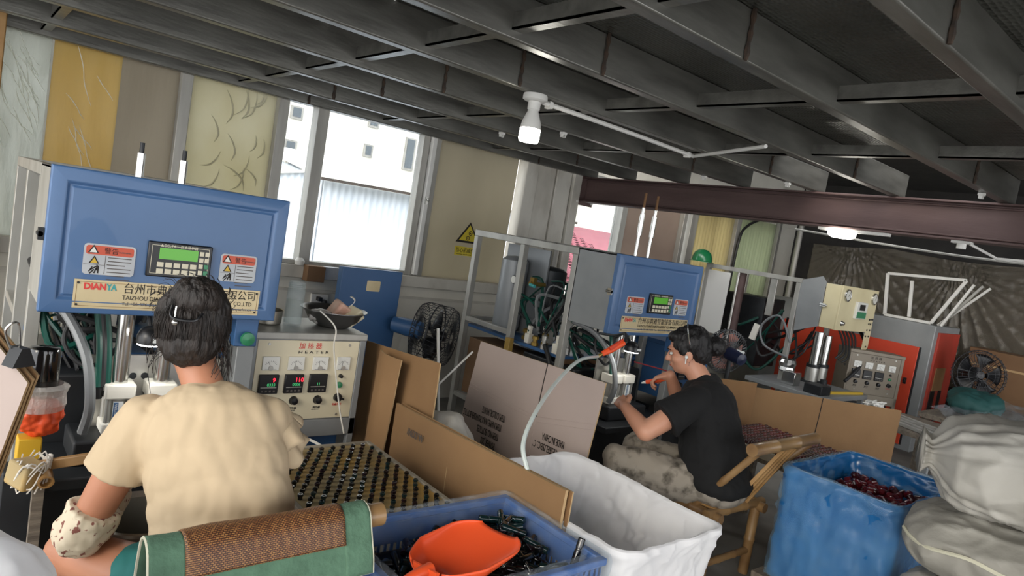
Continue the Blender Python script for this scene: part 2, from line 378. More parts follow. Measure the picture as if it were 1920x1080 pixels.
# I-beam
ib = thing('steel_beam', 'dark red painted steel I-beam running under the ends of the grey joists', 'beam', (4.6, 1, 1.87))
B().box(4.54, 4.68, -4, 4.58, 1.872, 1.884).build('flange', 'red_oxide', ib, .002)
B().box(4.54, 4.68, -4, 4.58, 2.092, 2.104).build('flange', 'red_oxide', ib, .002)
B().box(4.605, 4.615, -4, 4.58, 1.884, 2.092).build('web', 'red_oxide', ib)
b = B()
for z in (1.90, 2.076): b.bar((4.60, -4, z), (4.60, 4.58, z), .03, .012)
b.build('fillet', 'red_oxide', ib, .004)
b = B().box(4.49, 4.72, 4.56, 4.575, 1.84, 2.15); b.build('end_plate', 'red_oxide', ib)
for x in (4.505, 4.705):
    for z in (1.87, 2.12): B().cyl((x, 4.56, z), (x, 4.545, z), .012, n=6).build('bolt', 'pvc_white', ib)
# window wall
wb = structure(B().box(-3, 8.9, WY, WY+.15, -.2, .93).box(-3, 8.9, WY+.02, WY+.15, 2.13, 2.8).build('wall_back', 'old_wall'))
B().box(-3, 3.86, WY-.05, WY+.1, .93, 1.02).build('ledge', 'stained_white', wb, .006)
B().box(-3, 3.86, WY-.015, WY, .83, .85).build('ledge_strip', 'stained_white', wb)
B().box(4.5, 8.9, WY-.04, WY+.1, .70, .80).build('ledge', 'stained_white', wb, .006)
def panel(name, x0, x1, m, z0=1.02, z1=2.16, y=WY+.03, th=.012, relief=0):
    if relief:                                  # standing ribs
        n = max(4, int((x1-x0)/relief)); b = B(); k = 6*n
        b.grid(lambda u, v: (x0+(x1-x0)*u, y-.012*math.cos(2*PI*n*u), z0+(z1-z0)*v), k, 1)
        return b.build(name, m, wb, solid=.002)
    return B().box(x0, x1, y, y+th, z0, z1).build(name, m, wb)
panel('film_panel', .10, .405, 'crinkled_film'); panel('film_panel', .405, .74, 'yellow_reflection_film'); panel('film_panel', .74, 1.05, 'grey_film')
random.seed(17)
for fp, x0, x1, n_ in (('film_panel', .20, .40, 22), ('film_panel.001', .56, .72, 7)):
    for k in range(n_):                         # wrinkles whose sunlit streaks are put into a paler colour
        x = random.uniform(x0, x1); z = random.uniform(1.45, 2.05); L = random.uniform(.08, .35)
        B().tube([(x+.008*random.uniform(-1, 1)-.02*i, WY+.027, z+L*(i/5-.5)) for i in range(6)], [.0006, .0030, .0022, .0034, .0006], 5, 3).build('wrinkle_glint', 'film_glint', bpy.data.objects[fp])
B().box(.398, .408, WY+.02, WY+.03, 1.02, 2.16).build('wrinkle_glint', 'film_glint', bpy.data.objects['film_panel'])  # bright film edge painted as a straight pale strip
bo = panel('embossed_panel', 1.115, 1.65, 'embossed_cream')
random.seed(3)
for k in range(16):                             # raised leaf outlines on the cream board
    cx, cz, a, L = random.uniform(1.17, 1.60), random.uniform(1.5, 2.1), random.uniform(-.8, .8), random.uniform(.10, .22)
    d = V((math.sin(a), 0, math.cos(a))); p = V((cx, WY+.028, cz)); q = V((d.z, 0, -d.x))
    B().tube([p-d*L/2, p-d*L*.2+q*L*.18, p+d*L*.2+q*L*.14, p+d*L/2], [.001, .006, .005, .001], n=6).build('leaf_relief', 'embossed_cream', bo)
panel('beige_panel', 2.955, 3.80, 'beige_board')
for x0, x1, y in ((3.86, 4.00, -.03), (4.0, 4.22, -.012), (4.235, 4.42, -.02), (4.43, 4.53, -.05)):
    B().box(x0, x1, WY+y, WY+.1, .0, 2.16).build('pilaster_board', 'stained_white', wb, .006)
panel('beige_panel', 5.26, 6.20, 'pink_board', z0=.8)
panel('ribbed_panel', 6.48, 7.25, 'ribbed_cream', z0=.8, relief=.055); panel('ribbed_panel', 7.34, 8.22, 'ribbed_green', z0=.8, relief=.06)
panel('plain_panel', -3, -.02, 'beige_board'); panel('plain_panel', 8.28, 8.9, 'old_wall', z0=.8)
for x0, x1, z0 in ((-.02, .10, 1.0), (1.05, 1.115, 1.02), (5.18, 5.26, .8), (6.2, 6.26, .8), (6.34, 6.46, .8), (7.25, 7.34, .8), (8.22, 8.28, .8)):
    B().box(x0, x1, WY-.03, WY+.08, z0, 2.16).build('mullion', 'alu_frame', wb, .004)
def window(n, x0, x1, z0, z1, jambs):
    o = bpy.data.objects.new('window_%d' % n, None); link(o, None, T(((x0+x1)/2, WY, z0))); structure(o)
    for a, b_, y0, y1 in jambs: B().box(a, b_, WY+y0, WY+y1, z0, z1).build('frame_post', 'alu_frame', o, .004)
    B().box(x0, x1, WY-.01, WY+.08, z0, z0+.03).build('frame_sill', 'alu_frame', o, .004)
    B().box(x0, x1, WY-.01, WY+.08, z1-.04, z1).build('frame_head', 'alu_frame', o, .004)
    B().box(x0, x1, WY+.05, WY+.056, z0+.03, z1-.04).build('pane', 'window_glass', o); return o
window(1, 1.72, 1.925, 1.02, 2.16, ((1.65, 1.72, -.03, .08),))
window(2, 2.005, 2.80, 1.02, 2.16, ((1.925, 2.005, -.03, .08), (2.80, 2.855, -.01, .08)))
o = window(3, 4.56, 5.18, .8, 2.16, ((4.53, 4.56, -.01, .08),))
w2 = bpy.data.objects['window_2']
B().box(2.862, 2.90, WY-.045, WY+.08, 1.03, 2.16).build('sliding_sash', 'pvc_white', w2, .004)
B().box(2.905, 2.955, WY-.02, WY+.08, 1.02, 2.16).build('frame_post', 'alu_frame', w2, .004)
B().cbox((2.872, WY-.055, 1.62), (.02, .02, .06)).cyl((2.872, WY-.06, 1.64), (2.872, WY-.09, 1.62), .008).build('latch', 'aluminium', w2)
# far wall and left post
structure(B().box(8.75, 8.9, -4, 4.75, -.2, 2.9).build('wall_right', 'dark_roof'))
structure(B().box(.04, .185, 4.40, 4.50, 0, 2.4).build('trim_1', 'bamboo_pale', bevel=.006))
structure(B().cyl((8.25, 4.3, 0), (8.25, 4.3, 2.7), .035).build('trim_2', 'alu_frame'))
# ------------------------------------------------------------------ outside the windows
g = B().box(-40, 60, 4.9, 60, -3.2, -3).build('ground', 'ground'); g['kind'] = 'structure'
sh = thing('shed', 'white corrugated metal shed with a rusty eaves strip outside the window', 'shed', (5, 8.6, -3))
nrib = 46
B().grid(lambda u, v: (3.55+4.2*u, 8.0-.009*math.cos(2*PI*nrib*u), -3+4.73*v+.04*u*v), nrib*6, 1).build('corrugated_wall', 'corrugated_white', sh, solid=.003)
B().grid(lambda u, v: (3.55-.02*math.cos(2*PI*30*u), 8+2.6*u, -3+4.73*v+(.35*u)*v), 180, 1).build('corrugated_wall', 'corrugated_white', sh, solid=.003)
B().grid(lambda u, v: (3.45+4.4*u, 7.85+3*v, 1.75+.04*u+.45*v), 8, 2).build('roof_sheet', 'white_render', sh, solid=.02)
B().bar((3.45, 7.85, 1.745), (7.85, 7.85, 1.79), .03, .035).build('eaves_strip', 'rust', sh)
fe = thing('shed', 'low white corrugated shed with a sloping top beyond the narrow window', 'shed', (2.9, 8.6, -3))
B().grid(lambda u, v: (2.2+1.2*u, 8.2-.009*math.cos(2*PI*14*u), -3+(4.55+.25*u)*v), 84, 1).build('corrugated_wall', 'corrugated_white', fe, solid=.003)
B().bar((2.2, 8.18, 1.56), (3.41, 8.18, 1.81), .05, .03).build('eaves_strip', 'white_render', fe)
bd = thing('apartment_building', 'tall white rendered building with small dark windows behind the shed', 'building', (8.5, 17, -3))
B().box(3.5, 13.5, 16, 22, -3, 9).build('wall', 'white_render', bd)
wl = [(8.15, 2.9, .25, .32), (9.35, 3.05, .32, .85), (8.2, 2.2, .3, .3), (8.2, 3.62, .3, .25), (6.2, 3.4, .3, .3), (6.15, 2.55, .3, .4), (5.7, 2.55, .3, .4), (6.3, 2.2, .4, .3)]
for x, z, ww, hh in wl:
    f = B().box(x-ww/2, x+ww/2, 15.96, 16.02, z-hh/2, z+hh/2).build('window', 'alu_frame', bd)
    B().box(x-ww/2+.05, x+ww/2-.05, 15.95, 15.97, z-hh/2+.05, z+hh/2-.04).build('pane', 'dark_glass', f)
rh = thing('house', 'low house with a pink-red tiled roof beyond the far window', 'house', (9.5, 9.5, -3))
B().box(7.2, 12.5, 8.4, 12, -3, .75).build('wall', 'white_render', rh)
tm = B().grid(lambda u, v: (.20*u, .16*v, .03*math.sin(PI*u)), 4, 1).mesh('roof_tile', 'roof_tile')
sl_ = math.atan2(.62, 2.0)
rs_ = B().grid(lambda u, v: (7.2+5.4*u, 8.1+3.2*v, .82+1.0*v), 2, 2).build('roof_deck', 'roof_tile', rh, solid=.03)
for j in range(20):
    for i in range(15):
        x = 7.35+.215*i; y = 8.12+.148*j
        ex(rh, 'roof_tile', tm, T((x+.1*(j % 2), y, .85+.3125*(y-8.1)+.006), (math.atan(.3125)-.08, 0, 0)))
wh = thing('house', 'white house wall with faint window outlines above the tiled roof', 'house', (19, 14, -3))
B().box(15, 23, 14, 17, -3, 6).build('wall', 'white_render', wh)
for i in range(4): B().box(15.6+.9*i, 16.2+.9*i, 13.97, 14.02, 2.0, 2.5).build('window', 'alu_frame', wh)
# ------------------------------------------------------------------ press machines
FY = 2.665                                      # front plane of the machine row
def hose(name, pts, r, m, parent, n=8, k=6): return B().tube(pts, r, n, k).build(name, m, parent)
def warning_sticker(root, x, z, ww, hh):
    y = FY-.0235
    s = B().prism(rrect(-ww/2, ww/2, -hh/2, hh/2, .012), .0012, FACE(x, y, z)).build('warning_sticker', 'sticker_grey', root)
    B().prism(rrect(-ww/2+.006, ww/2-.006, hh*.15, hh/2-.006, .008), .0006, FACE(x, y-.0012, z)).build('red_band', 'sticker_red', s)
    text('警告', .022, 'ink', s, FACE(x-ww*.12, y-.0019, z+hh*.22)); text('WARNING', .008, 'ink_grey', s, FACE(x+ww*.16, y-.0019, z+hh*.25))
    def tri(cx, cz, h, m, d): return B().prism([(-h*.58, 0), (h*.58, 0), (0, h)], .0005, FACE(cx, y-d, cz)).build('warning_triangle', m, s)
    tri(x-ww*.32, z+hh*.2, .028, 'ink', .0019); tri(x-ww*.32, z+hh*.217, .019, 'meter_face', .0026)
    tri(x-ww*.29, z-hh*.14, .027, 'ink', .0013); tri(x-ww*.29, z-hh*.122, .018, 'yellow_lid', .002)
    b = B()
    for dx, dz, a in ((-.008, 0, .5), (0, .004, .9), (.006, -.004, .3), (.010, .006, 0), (-.004, -.008, .7)):
        b.cbox((x-ww*.29+dx, y-.0016, z-hh*.33+dz), (.004, .0005, .02), (0, a, 0))
    b.cbox((x-ww*.29+.014, y-.0016, z-hh*.33), (.004, .0005, .026)); b.build('hand_symbol', 'ink', s)
    b = B().cbox((x-ww*.08, y-.0015, z-hh*.17), (.0015, .0005, hh*.6)).cbox((x-ww*.29, y-.0015, z-hh*.18), (ww*.4, .0005, .0012)).build('rule_line', 'ink_grey', s)
    for k in range(7): B().cbox((x+ww*.20-.01*(k % 3 == 2), y-.0015, z+hh*.08-.0125*k), (ww*(.46-.1*(k % 3 == 2)), .0005, .003)).build('print_line', 'ink_grey', s)
def display(root, x, z, ww, hh):
    y = FY-.024
    d = B().box(x-ww/2, x+ww/2, y-.012, y+.002, z-hh/2, z+hh/2).build('display_unit', 'black_plastic', root, .004)
    y -= .0125
    b = B()
    for s_ in (-1, 1):
        b.cbox((x+s_*(ww/2-.012), y, z), (.0015, .001, hh-.024)).cbox((x, y, z+s_*(hh/2-.012)), (ww-.024, .001, .0015))
    b.build('trim_line', 'button_ivory', d)
    B().box(x-ww*.33, x+ww*.27, y-.001, y, z+hh*.02, z+hh*.34).build('screen', 'lcd_green', d)
    text('▲DELTA', .013, 'button_ivory', d, FACE(x-ww*.33, y-.0004, z+hh*.37), ext=.0003); text('文本显示器', .012, 'button_ivory', d, FACE(x-ww*.02, y-.0004, z+hh*.37), ext=.0003)
    for r_ in range(2):
        for c in range(5):
            cx, cz = x-ww*.30+c*ww*.128, z-hh*.14-r_*hh*.19
            k = B().cbox((cx, y-.001, cz), (ww*.10, .003, hh*.14)).build('button', 'button_ivory', d, .001)
    for r_ in range(4):
        for c in range(2):
            cx, cz = x+ww*.33+c*ww*.088, z+hh*.26-r_*hh*.185
            B().cbox((cx, y-.001, cz), (ww*.068, .003, hh*.13)).build('button', 'green_button' if (c == 1 and r_ > 1) else 'button_ivory', d, .001)
def nameplate(root, x, z, ww, hh):
    y = FY-.0235
    p = B().box(x-ww/2, x+ww/2, y-.002, y, z-hh/2, z+hh/2).build('nameplate', 'name_gold', root)
    b = B()
    for s_ in (-1, 1): b.cbox((x+s_*(ww/2-.008), y-.0022, z), (.0015, .0006, hh-.016)).cbox((x, y-.0022, z+s_*(hh/2-.008)), (ww-.016, .0006, .0015))
    b.build('border_line', 'gold_line', p)
    for sx in (-1, 1):
        for sz in (-1, 1): B().cyl((x+sx*(ww/2-.012), y-.001, z+sz*(hh/2-.012)), (x+sx*(ww/2-.012), y-.005, z+sz*(hh/2-.012)), .004, n=10).build('rivet', 'black_metal', p)
    yy = y-.0028; x0 = x-ww/2
    text('DIAN', .030, 'logo_red', p, FACE(x0+ww*.045, yy, z+hh*.17), 'logo', fit=ww*.105, bold=.0012)
    text('YA', .030, 'logo_teal', p, FACE(x0+ww*.155, yy, z+hh*.17), 'logo', fit=ww*.052, bold=.0012)
    text('台州市典雅智能设备有限公司', .040, 'ink', p, FACE(x0+ww*.235, yy, z+hh*.12), fit=ww*.73)
    text('TAIZHOU DIANYA INTELLIGENT EQUIPMENT CO.,LTD', .022, 'ink', p, FACE(x0+ww*.235, yy, z-hh*.14), fit=ww*.72)
    text('Tel:+86-576-88173288  Fax:+86-576-88173289  www.dianyazhn.cn', .016, 'ink_grey', p, FACE(x0+ww*.235, yy, z-hh*.34), fit=ww*.72)
def air_cylinder(root, x, y, ztop, lab=True):
    c = B().cyl((x, y, .66), (x, y, ztop), .0275, n=24).build('air_cylinder', 'chrome', root)
    B().box(x-.05, x+.05, y-.05, y+.05, .66, .715).build('clamp_block', 'white_block', c, .006)
    B().box(x-.05, x+.05, y-.05, y+.05, .53, .572).build('clamp_block', 'white_block', c, .006)
    b = B()
    for sx in (-1, 1):
        for sy in (-1, 1): b.cyl((x+sx*.036, y+sy*.036, .57), (x+sx*.036, y+sy*.036, .66), .009, n=10)
    b.cyl((x, y, .57), (x, y, .66), .036, n=20); b.build('barrel', 'aluminium', c)
    if lab:
        l = B().box(x-.020, x+.012, y-.048, y-.037, .578, .652).build('label_plate', 'white_label', c)
        B().box(x-.019, x-.004, y-.0486, y-.048, .580, .650).build('blue_strip', 'deep_blue', c)
        text('HENGYUAN', .012, 'white_label', c, FACE(x-.007, y-.0488, .583) @ Mx.Rotation(PI/2, 4, 'Z'), fit=.062)
def work_lamp(root, x, y, z):
    l = B().lathe([(.0, .062), (.02, .06), (.038, .048), (.046, .028), (.047, .004), (.044, 0)], (x, y, z)).build('work_lamp', 'black_plastic', root)
    B().lathe([(.028, -.004), (.043, -.004), (.043, .002), (.028, .002)], (x, y, z), n=28).build('light_ring', 'led_white', l)
    B().box(x-.004, x+.030, y-.049, y-.043, z+.012, z+.026).build('label_plate', 'white_label', l)
    B().tube([(x, y+.02, z+.05), (x, y+.08, z+.09), (x, y+.14, z+.05)], .008).build('goose_neck', 'black_rubber', l)
def machine(x0, label, W, lampx, cyl, busy):
    root = thing('press_machine', label, 'machine', (x0, FY, 0))
    X = lambda q: x0+q
    # box and door
    b = B().box(X(0), X(.012), FY, FY+.33, 1.0, 1.465).box(X(W-.012), X(W), FY, FY+.33, 1.0, 1.465).box(X(0), X(W), FY, FY+.33, 1.453, 1.465)
    b.box(X(0), X(W), FY+.318, FY+.33, 1.0, 1.465); b.build('control_box', 'light_steel' if busy else 'grey_paint', root, .003)
    z0, z1 = .985, 1.470
    def rect(i, y): return [V((X(-.004+i), y, z0+i)), V((X(W+.004-i), y, z0+i)), V((X(W+.004-i), y, z1-i)), V((X(-.004+i), y, z1-i))]
    door = B().rings([rect(0, FY+.012), rect(0, FY-.018), rect(.004, FY-.022), rect(.045, FY-.026), rect(.056, FY-.016), rect(.066, FY-.022)]).build('front_door', 'blue_paint', root, .003, ang=20)
    B().cbox((X(-.012), FY+.005, 1.24), (.018, .03, .04)).cyl((X(-.016), FY-.01, 1.24), (X(-.016), FY+.03, 1.24), .009).build('door_latch', 'black_metal' if busy else 'chrome', root)
    k = W/.78
    nameplate(root, X(.40*k), 1.055, .62*k, .098)
    warning_sticker(root, X(.185*k), 1.175, .155*k, .105); warning_sticker(root, X(.615*k), 1.185, .135*k, .105)
    display(root, X(.405*k), 1.195, .215*k, .125)
    # frame
    pm = B().box(-.022, .022, -.022, .022, 0, 1.465)
    for px, py in ((.022, .352), (.022, .87), (.022, 1.41), (W-.022, .352), (W-.022, .87), (W-.022, 1.41)):
        q = B(); q.M = T((X(px), FY+py, 0)); q.box(-.022, .022, -.022, .022, 0, 1.42).build('post', 'light_steel', root, .003)
    for px in (.022, W-.022):
        B().box(X(px-.022), X(px+.022), FY+.33, FY+1.432, 1.42, 1.465).build('top_rail', 'light_steel', root, .003)
        B().box(X(px-.018), X(px+.018), FY+.89, FY+1.39, .78, .815).build('side_rail', 'light_steel', root, .003)
        B().box(X(px-.018), X(px+.018), FY+.37, FY+1.39, .20, .235).build('side_rail', 'light_steel', root, .003)
    B().box(X(.044), X(W-.044), FY+1.388, FY+1.432, 1.42, 1.465).build('top_rail', 'light_steel', root, .003)
    B().box(X(.044), X(W-.044), FY+1.39, FY+1.43, .78, .815).build('side_rail', 'light_steel', root, .003)
    # shelf, tanks
    B().box(X(.04), X(W-.04), FY+.37, FY+1.40, .735, .755).build('shelf', 'deep_blue', root)
    B().lathe([(.0, 0), (.07, .0), (.098, .03), (.10, .06), (.10, .50), (.098, .53), (.07, .555), (0, .565)], (X(.20), FY+1.15, .757), n=32).build('air_tank', 'tank_grey', root)
    B().lathe([(.0, 0), (.085, .0), (.113, .03), (.115, .06), (.115, .48), (.113, .50), (.085, .52), (0, .53)], (X(.42), FY+.98, .757), n=32).build('air_tank', 'tank_dark', root)
    B().box(X(.30), X(.315), FY+.90, FY+1.38, .76, 1.40).build('back_plate', 'tank_grey', root)
    g = B().lathe([(0, 0), (.027, 0), (.030, .006), (.030, .022), (.0, .022)], (X(.09), FY+.985, 1.16), axis=(-1, 0, 0)).build('pressure_gauge', 'black_metal', root)
    B().cyl((X(.067), FY+.985, 1.16), (X(.065), FY+.985, 1.16), .026).build('gauge_dial', 'gauge_face', g)
    B().cyl((X(.10), FY+.93, .98), (X(.10), FY+.93, 1.30), .013).build('riser_pipe', 'white_block', root)
    v = B().cyl((X(.06), FY+.80, 1.16), (X(.20), FY+.80, 1.16), .016).cbox((X(.09), FY+.80, 1.18), (.03, .04, .05)); v.build('valve', 'brass', root)
    B().cyl((X(.055), FY+.79, 1.155), (X(.055), FY+.74, 1.15), .012).build('valve_tap', 'logo_teal', root)
    random.seed(int(x0*100))
    # valve manifold clutter on the shelf
    for i, (px, py, h, m) in enumerate(((.08, .74, .12, 'white_block'), (.12, .62, .10, 'brass'), (.20, .50, .20, 'white_block'), (.10, .46, .09, 'aluminium'), (.26, .60, .15, 'aluminium'), (.16, .86, .08, 'brass'), (.05, .55, .10, 'aluminium'), (.07, .66, .07, 'brass'), (.24, .72, .22, 'white_block'), (.14, .42, .14, 'aluminium'), (.30, .46, .16, 'white_block'), (.06, .42, .12, 'white_block'))):
        r_ = .022+.004*(i % 3)
        if m == 'white_block': B().box(X(px-r_), X(px+r_), FY+py-r_, FY+py+r_, .757, .757+h*.55).box(X(px-r_*.6), X(px+r_*.6), FY+py-r_*.6, FY+py+r_*.6, .757+h*.55, .757+h).build('solenoid_valve', m, root, .003)
        else: B().lathe([(r_, 0), (r_, h*.3), (r_*.6, h*.32), (r_*.6, h*.6), (r_*.9, h*.62), (r_*.9, h*.9), (r_*.3, h)], (X(px), FY+py, .757), n=10).build('fitting', m, root)
    for i in range(30):
        a = (X(random.uniform(.03, .30)), FY+random.uniform(.40, .75), .80+random.random()*.1)
        c_ = (X(random.uniform(.05, .5)), FY+random.uniform(.5, 1.0), random.uniform(.85, 1.2))
        mid = (V(a)+V(c_))/2+V((random.uniform(-.1, .1), random.uniform(-.1, .1), random.uniform(.0, .15)))
        hose('hose', [a, mid, c_], random.choice((.006, .008, .012)), random.choice(('green_hose', 'black_rubber', 'black_rubber', 'grey_hose')), root, 6, 5)
    for i in range(16):
        a = (X(random.uniform(.03, .3)), FY+.36+.06*random.random(), random.uniform(.78, .95)); c_ = (X(random.uniform(.1, .6)), FY+.25+.1*random.random(), random.uniform(.45, .9))
        mid = (V(a)+V(c_))/2+V((random.uniform(-.08, .05), -.05, random.uniform(-.15, .05)))
        hose('hose', [a, mid, c_], random.choice((.007, .009, .012)), random.choice(('green_hose', 'black_rubber', 'black_rubber')), root, 6, 5)
    if not busy:                                # junk stored under the shelf
        B().box(X(.05), X(.30), FY+.80, FY+1.36, .24, .66).build('storage_box', 'brown_carton', root, .004); B().box(X(.32), X(.70), FY+.9, FY+1.36, .24, .60).build('storage_box', 'deep_blue', root, .004)
        B().cyl((X(.10), FY+.62, .24), (X(.10), FY+.62, .60), .06, n=20).build('spare_bottle', 'red_rag', root)
        hose('hose', [(X(.01), FY+.50, .80), (X(.0), FY+.42, .70), (X(.02), FY+.40, .55), (X(.03), FY+.45, .40)], .016, 'black_rubber', root)
    # press head below the box
    B().box(X(cyl[0]-.09), X(cyl[1]+.10), FY+.145, FY+.16, .30, .80).build('mounting_plate', 'aluminium', root)
    b = B()
    for px in (cyl[0]+.055, cyl[1]-.045):
        for z in (.56, .72): b.cyl((X(px), FY+.1455, z), (X(px), FY+.1435, z), .013, n=14)
    b.build('slot_hole', 'black_metal', root)
    for q in cyl: air_cylinder(root, X(q), FY+.085, 1.0)
    for q in cyl:
        r0 = B().cyl((X(q-.02), FY+.06, 1.45), (X(q-.02), FY+.06, 1.555 if busy else 1.77), .014 if busy else .010, n=14).build('guide_rod', 'chrome', root)
        if busy: B().cyl((X(q-.02), FY+.06, 1.555), (X(q-.02), FY+.06, 1.592), .008, n=10).build('rod_tip', 'black_metal', r0)
        else:
            B().cyl((X(q-.02), FY+.06, 1.60), (X(q-.02), FY+.06, 1.73), .016, n=14).build('rod_sleeve', 'chrome', r0)
            B().cyl((X(q-.02), FY+.06, 1.77), (X(q-.02), FY+.06, 1.86), .008, n=10).build('rod_tip', 'bamboo_node', r0)
    work_lamp(root, X(lampx), FY-.06, .895)
    B().box(X(.06), X(W-.12), FY+.25, FY+.75, 0, .70).build('machine_body', 'black_metal', root, .01)
    B().box(X(.02), X(W-.10), FY-.12, FY+.25, .40, .44).build('work_table', 'black_metal', root, .006)
    B().box(X(.14), X(.5), FY-.02, FY+.2, .44, .53).build('die_block', 'black_metal', root, .01)
    B().box(X(.05), X(W-.14), FY-.02, FY+.25, 0, .40).build('machine_body', 'black_metal', root, .01)
    # right column with the start button
    B().box(X(W-.13), X(W-.04), FY+.02, FY+.08, .87, 1.0).build('column_head', 'deep_blue', root, .004)
    B().box(X(W-.11), X(W-.04), FY+.03, FY+.08, .0, .87).build('column', 'grey_paint', root, .004)
    b_ = B().lathe([(0, .035), (.026, .03), (.028, .018), (.02, .012), (.02, 0)], (X(W-.085), FY+.02, .905), axis=(0, -1, 0)).build('push_button', 'green_button', root)
    # big hoses
    hose('hose', [(X(.03), FY+.30, 1.0), (X(.10), FY+.16, .95), (X(.16), FY+.05, .82), (X(.18), FY+.0, .66), (X(.17), FY+.02, .55)], .017, 'grey_hose', root)
    hose('hose', [(X(.16), FY+.20, 1.0), (X(.10), FY+.14, .86), (X(.17), FY+.10, .77), (X(.27), FY+.14, .83), (X(.30), FY+.2, 1.0)], .008, 'black_rubber', root)
    for i, (px, m) in enumerate(((.185, 'green_hose'), (.20, 'black_rubber'), (.215, 'green_hose'))):
        hose('hose', [(X(px), FY+.12, 1.0), (X(px+.02), FY+.10, .86), (X(px+.025), FY+.07, .70)], .011, m, root)
    B().cyl((X(.21), FY+.07, .70), (X(.21), FY+.07, .66), .017).cyl((X(.21), FY+.07, .675), (X(.25), FY+.07, .675), .011).build('elbow_fitting', 'black_plastic', root)
    return root
m1 = machine(.265, 'blue panelled press machine with a green display, in front of the person in cream', .78, .335, (.28, .42), True)
m2 = machine(3.055, 'blue panelled press machine with a green display, in front of the person in black', .84, .20, (.24, .36), False)
# extra gear on the nearer machine: carton scraps and black cup behind it
# ------------------------------------------------------------------ heater cabinets
def heater(x0, y0, label, W=.52, H=.915, body='grey_paint', face='cream_panel', lit=True, D=.36):
    root = thing('heater_cabinet', label, 'cabinet', (x0+W/2, y0, 0))
    X = lambda q: x0+q*W/.52
    B().box(x0, x0+W, y0+.012, y0+D, .52, H-.012).build('body', body, root)
    B().box(x0-.004, x0+W+.004, y0-.002, y0+D+.004, H-.03, H).build('top_plate', 'light_steel' if lit else body, root, .004)
    B().box(x0, x0+.02, y0, y0+.03, 0, H-.03).box(x0+W-.03, x0+W, y0, y0+.03, 0, H-.03).box(x0, x0+W, y0, y0+.03, .44, .52).build('front_frame', body, root, .003)
    [B().box(q, q+.03, y0+D-.03, y0+D, 0, .55).build('rear_leg', body, root) for q in (x0, x0+W-.03)]
    B().box(x0+.03, x0+W-.03, y0+.10, y0+D-.03, .05, .44).build('lower_box', 'deep_blue' if lit else 'black_metal', root)
    B().box(X(.022), X(.488), y0+.004, y0+.012, .525, H-.035).build('face_panel', face, root)
    y = y0+.004
    text('加 热 器', .030, 'logo_red' if lit else 'ink', root, FACE(X(.20), y-.001, H-.068)); text('H E A T E R', .018, 'ink', root, FACE(X(.20), y-.001, H-.092), fit=.14)
    for i in range(4):
        x = X(.085+.111*i); z = H-.135; s = 1 if i < 3 else .9
        mtr = B().box(x-.036*s, x+.036*s, y-.010, y, z-.030, z+.030).build('analog_meter', 'meter_face', root, .002)
        B().lathe([(0, .004), (.010, .004), (.011, 0)], (x, y-.010, z-.020), axis=(0, -1, 0), n=14).build('meter_hub', 'aluminium', mtr)
        b = B()
        for k in range(9): a = R(35+14*k); b.cbox((x+.028*math.cos(a), y-.0105, z-.02+.03*math.sin(a)), (.0012, .0006, .006), (0, PI/2-a, 0))
        b.cbox((x-.006, y-.0108, z-.005), (.0012, .0006, .03), (0, -.5+.2*i, 0)); b.cbox((x, y-.0105, z-.026), (.05, .0006, .0012)); b.build('meter_scale', 'ink', mtr)
    for i in range(3):
        x = X(.085+.111*i); z = H-.225
        c = B().box(x-.042, x+.042, y-.014, y, z-.042, z+.042).build('temperature_controller', 'black_plastic', root, .003)
        if lit:
            t = ('9', '110', '')[i]; t2 = ('0333', '0006', '11')[i]
            if t: text(t, .026, 'led_red', c, FACE(x+.002 if i else x+.014, y-.0145, z+.010), 'digit')
            text(t2, .018, 'led_green', c, FACE(x-.008, y-.0145, z-.008), 'digit')
        B().box(x-.034, x+.034, y-.0146, y-.014, z-.016, z-.012).build('silver_strip', 'aluminium', c)
        for k in range(4): B().box(x-.030+.017*k, x-.022+.017*k, y-.0152, y-.014, z-.034, z-.026).build('key', 'ink_grey', c)
        kb = B().lathe([(0, .022), (.015, .02), (.017, .004), (.020, 0)], (x+.012, y, H-.303), axis=(0, -1, 0), n=16).build('knob', 'black_plastic', root)
        text('调节器', .012, 'ink', root, FACE(x-.006, y-.001, H-.342)); text('REGULATOR', .006, 'ink_grey', root, FACE(x-.010, y-.001, H-.350))
    x = X(.085+.333)
    B().lathe([(0, .016), (.008, .015), (.010, 0)], (x-.003, y, H-.195), axis=(0, -1, 0), n=12).build('fuse_cap', 'black_plastic', root)
    B().lathe([(0, .012), (.013, .010), (.015, 0)], (x-.003, y, H-.237), axis=(0, -1, 0), n=14).build('indicator_lamp', 'green_button', root)
    kb = B().lathe([(0, .018), (.018, .016), (.020, 0)], (x-.003, y, H-.295), axis=(0, -1, 0), n=16).build('switch_knob', 'black_plastic', root)
    B().cbox((x+.004, y-.022, H-.295), (.03, .012, .008), (0, .3, 0)).build('pointer', 'black_plastic', kb)
    text('电源开关', .012, 'logo_red', root, FACE(x-.026, y-.001, H-.332))
    for px, pz in ((.07, -.052), (.44, -.052), (.42, -.375), (.10, -.375)): B().cyl((X(px), y, H+pz), (X(px), y-.003, H+pz), .006, n=10).build('screw', 'aluminium', root)
    return root
heater(1.022, 2.765, 'grey heater cabinet with a cream dial panel, bowl and jar on top', lit=True)
heater(3.90, 2.80, 'dark heater cabinet with a dial panel behind the person in black', W=.50, face='deep_blue', body='deep_blue', lit=False)
h3 = heater(0, 0, 'grey-brown heater cabinet with a dial panel in front of the orange door', W=.52, H=.93, body='taupe', face='taupe', lit=False, D=.24)
h3.matrix_basis = T((6.82, 2.56, .0), (0, 0, R(-40)))
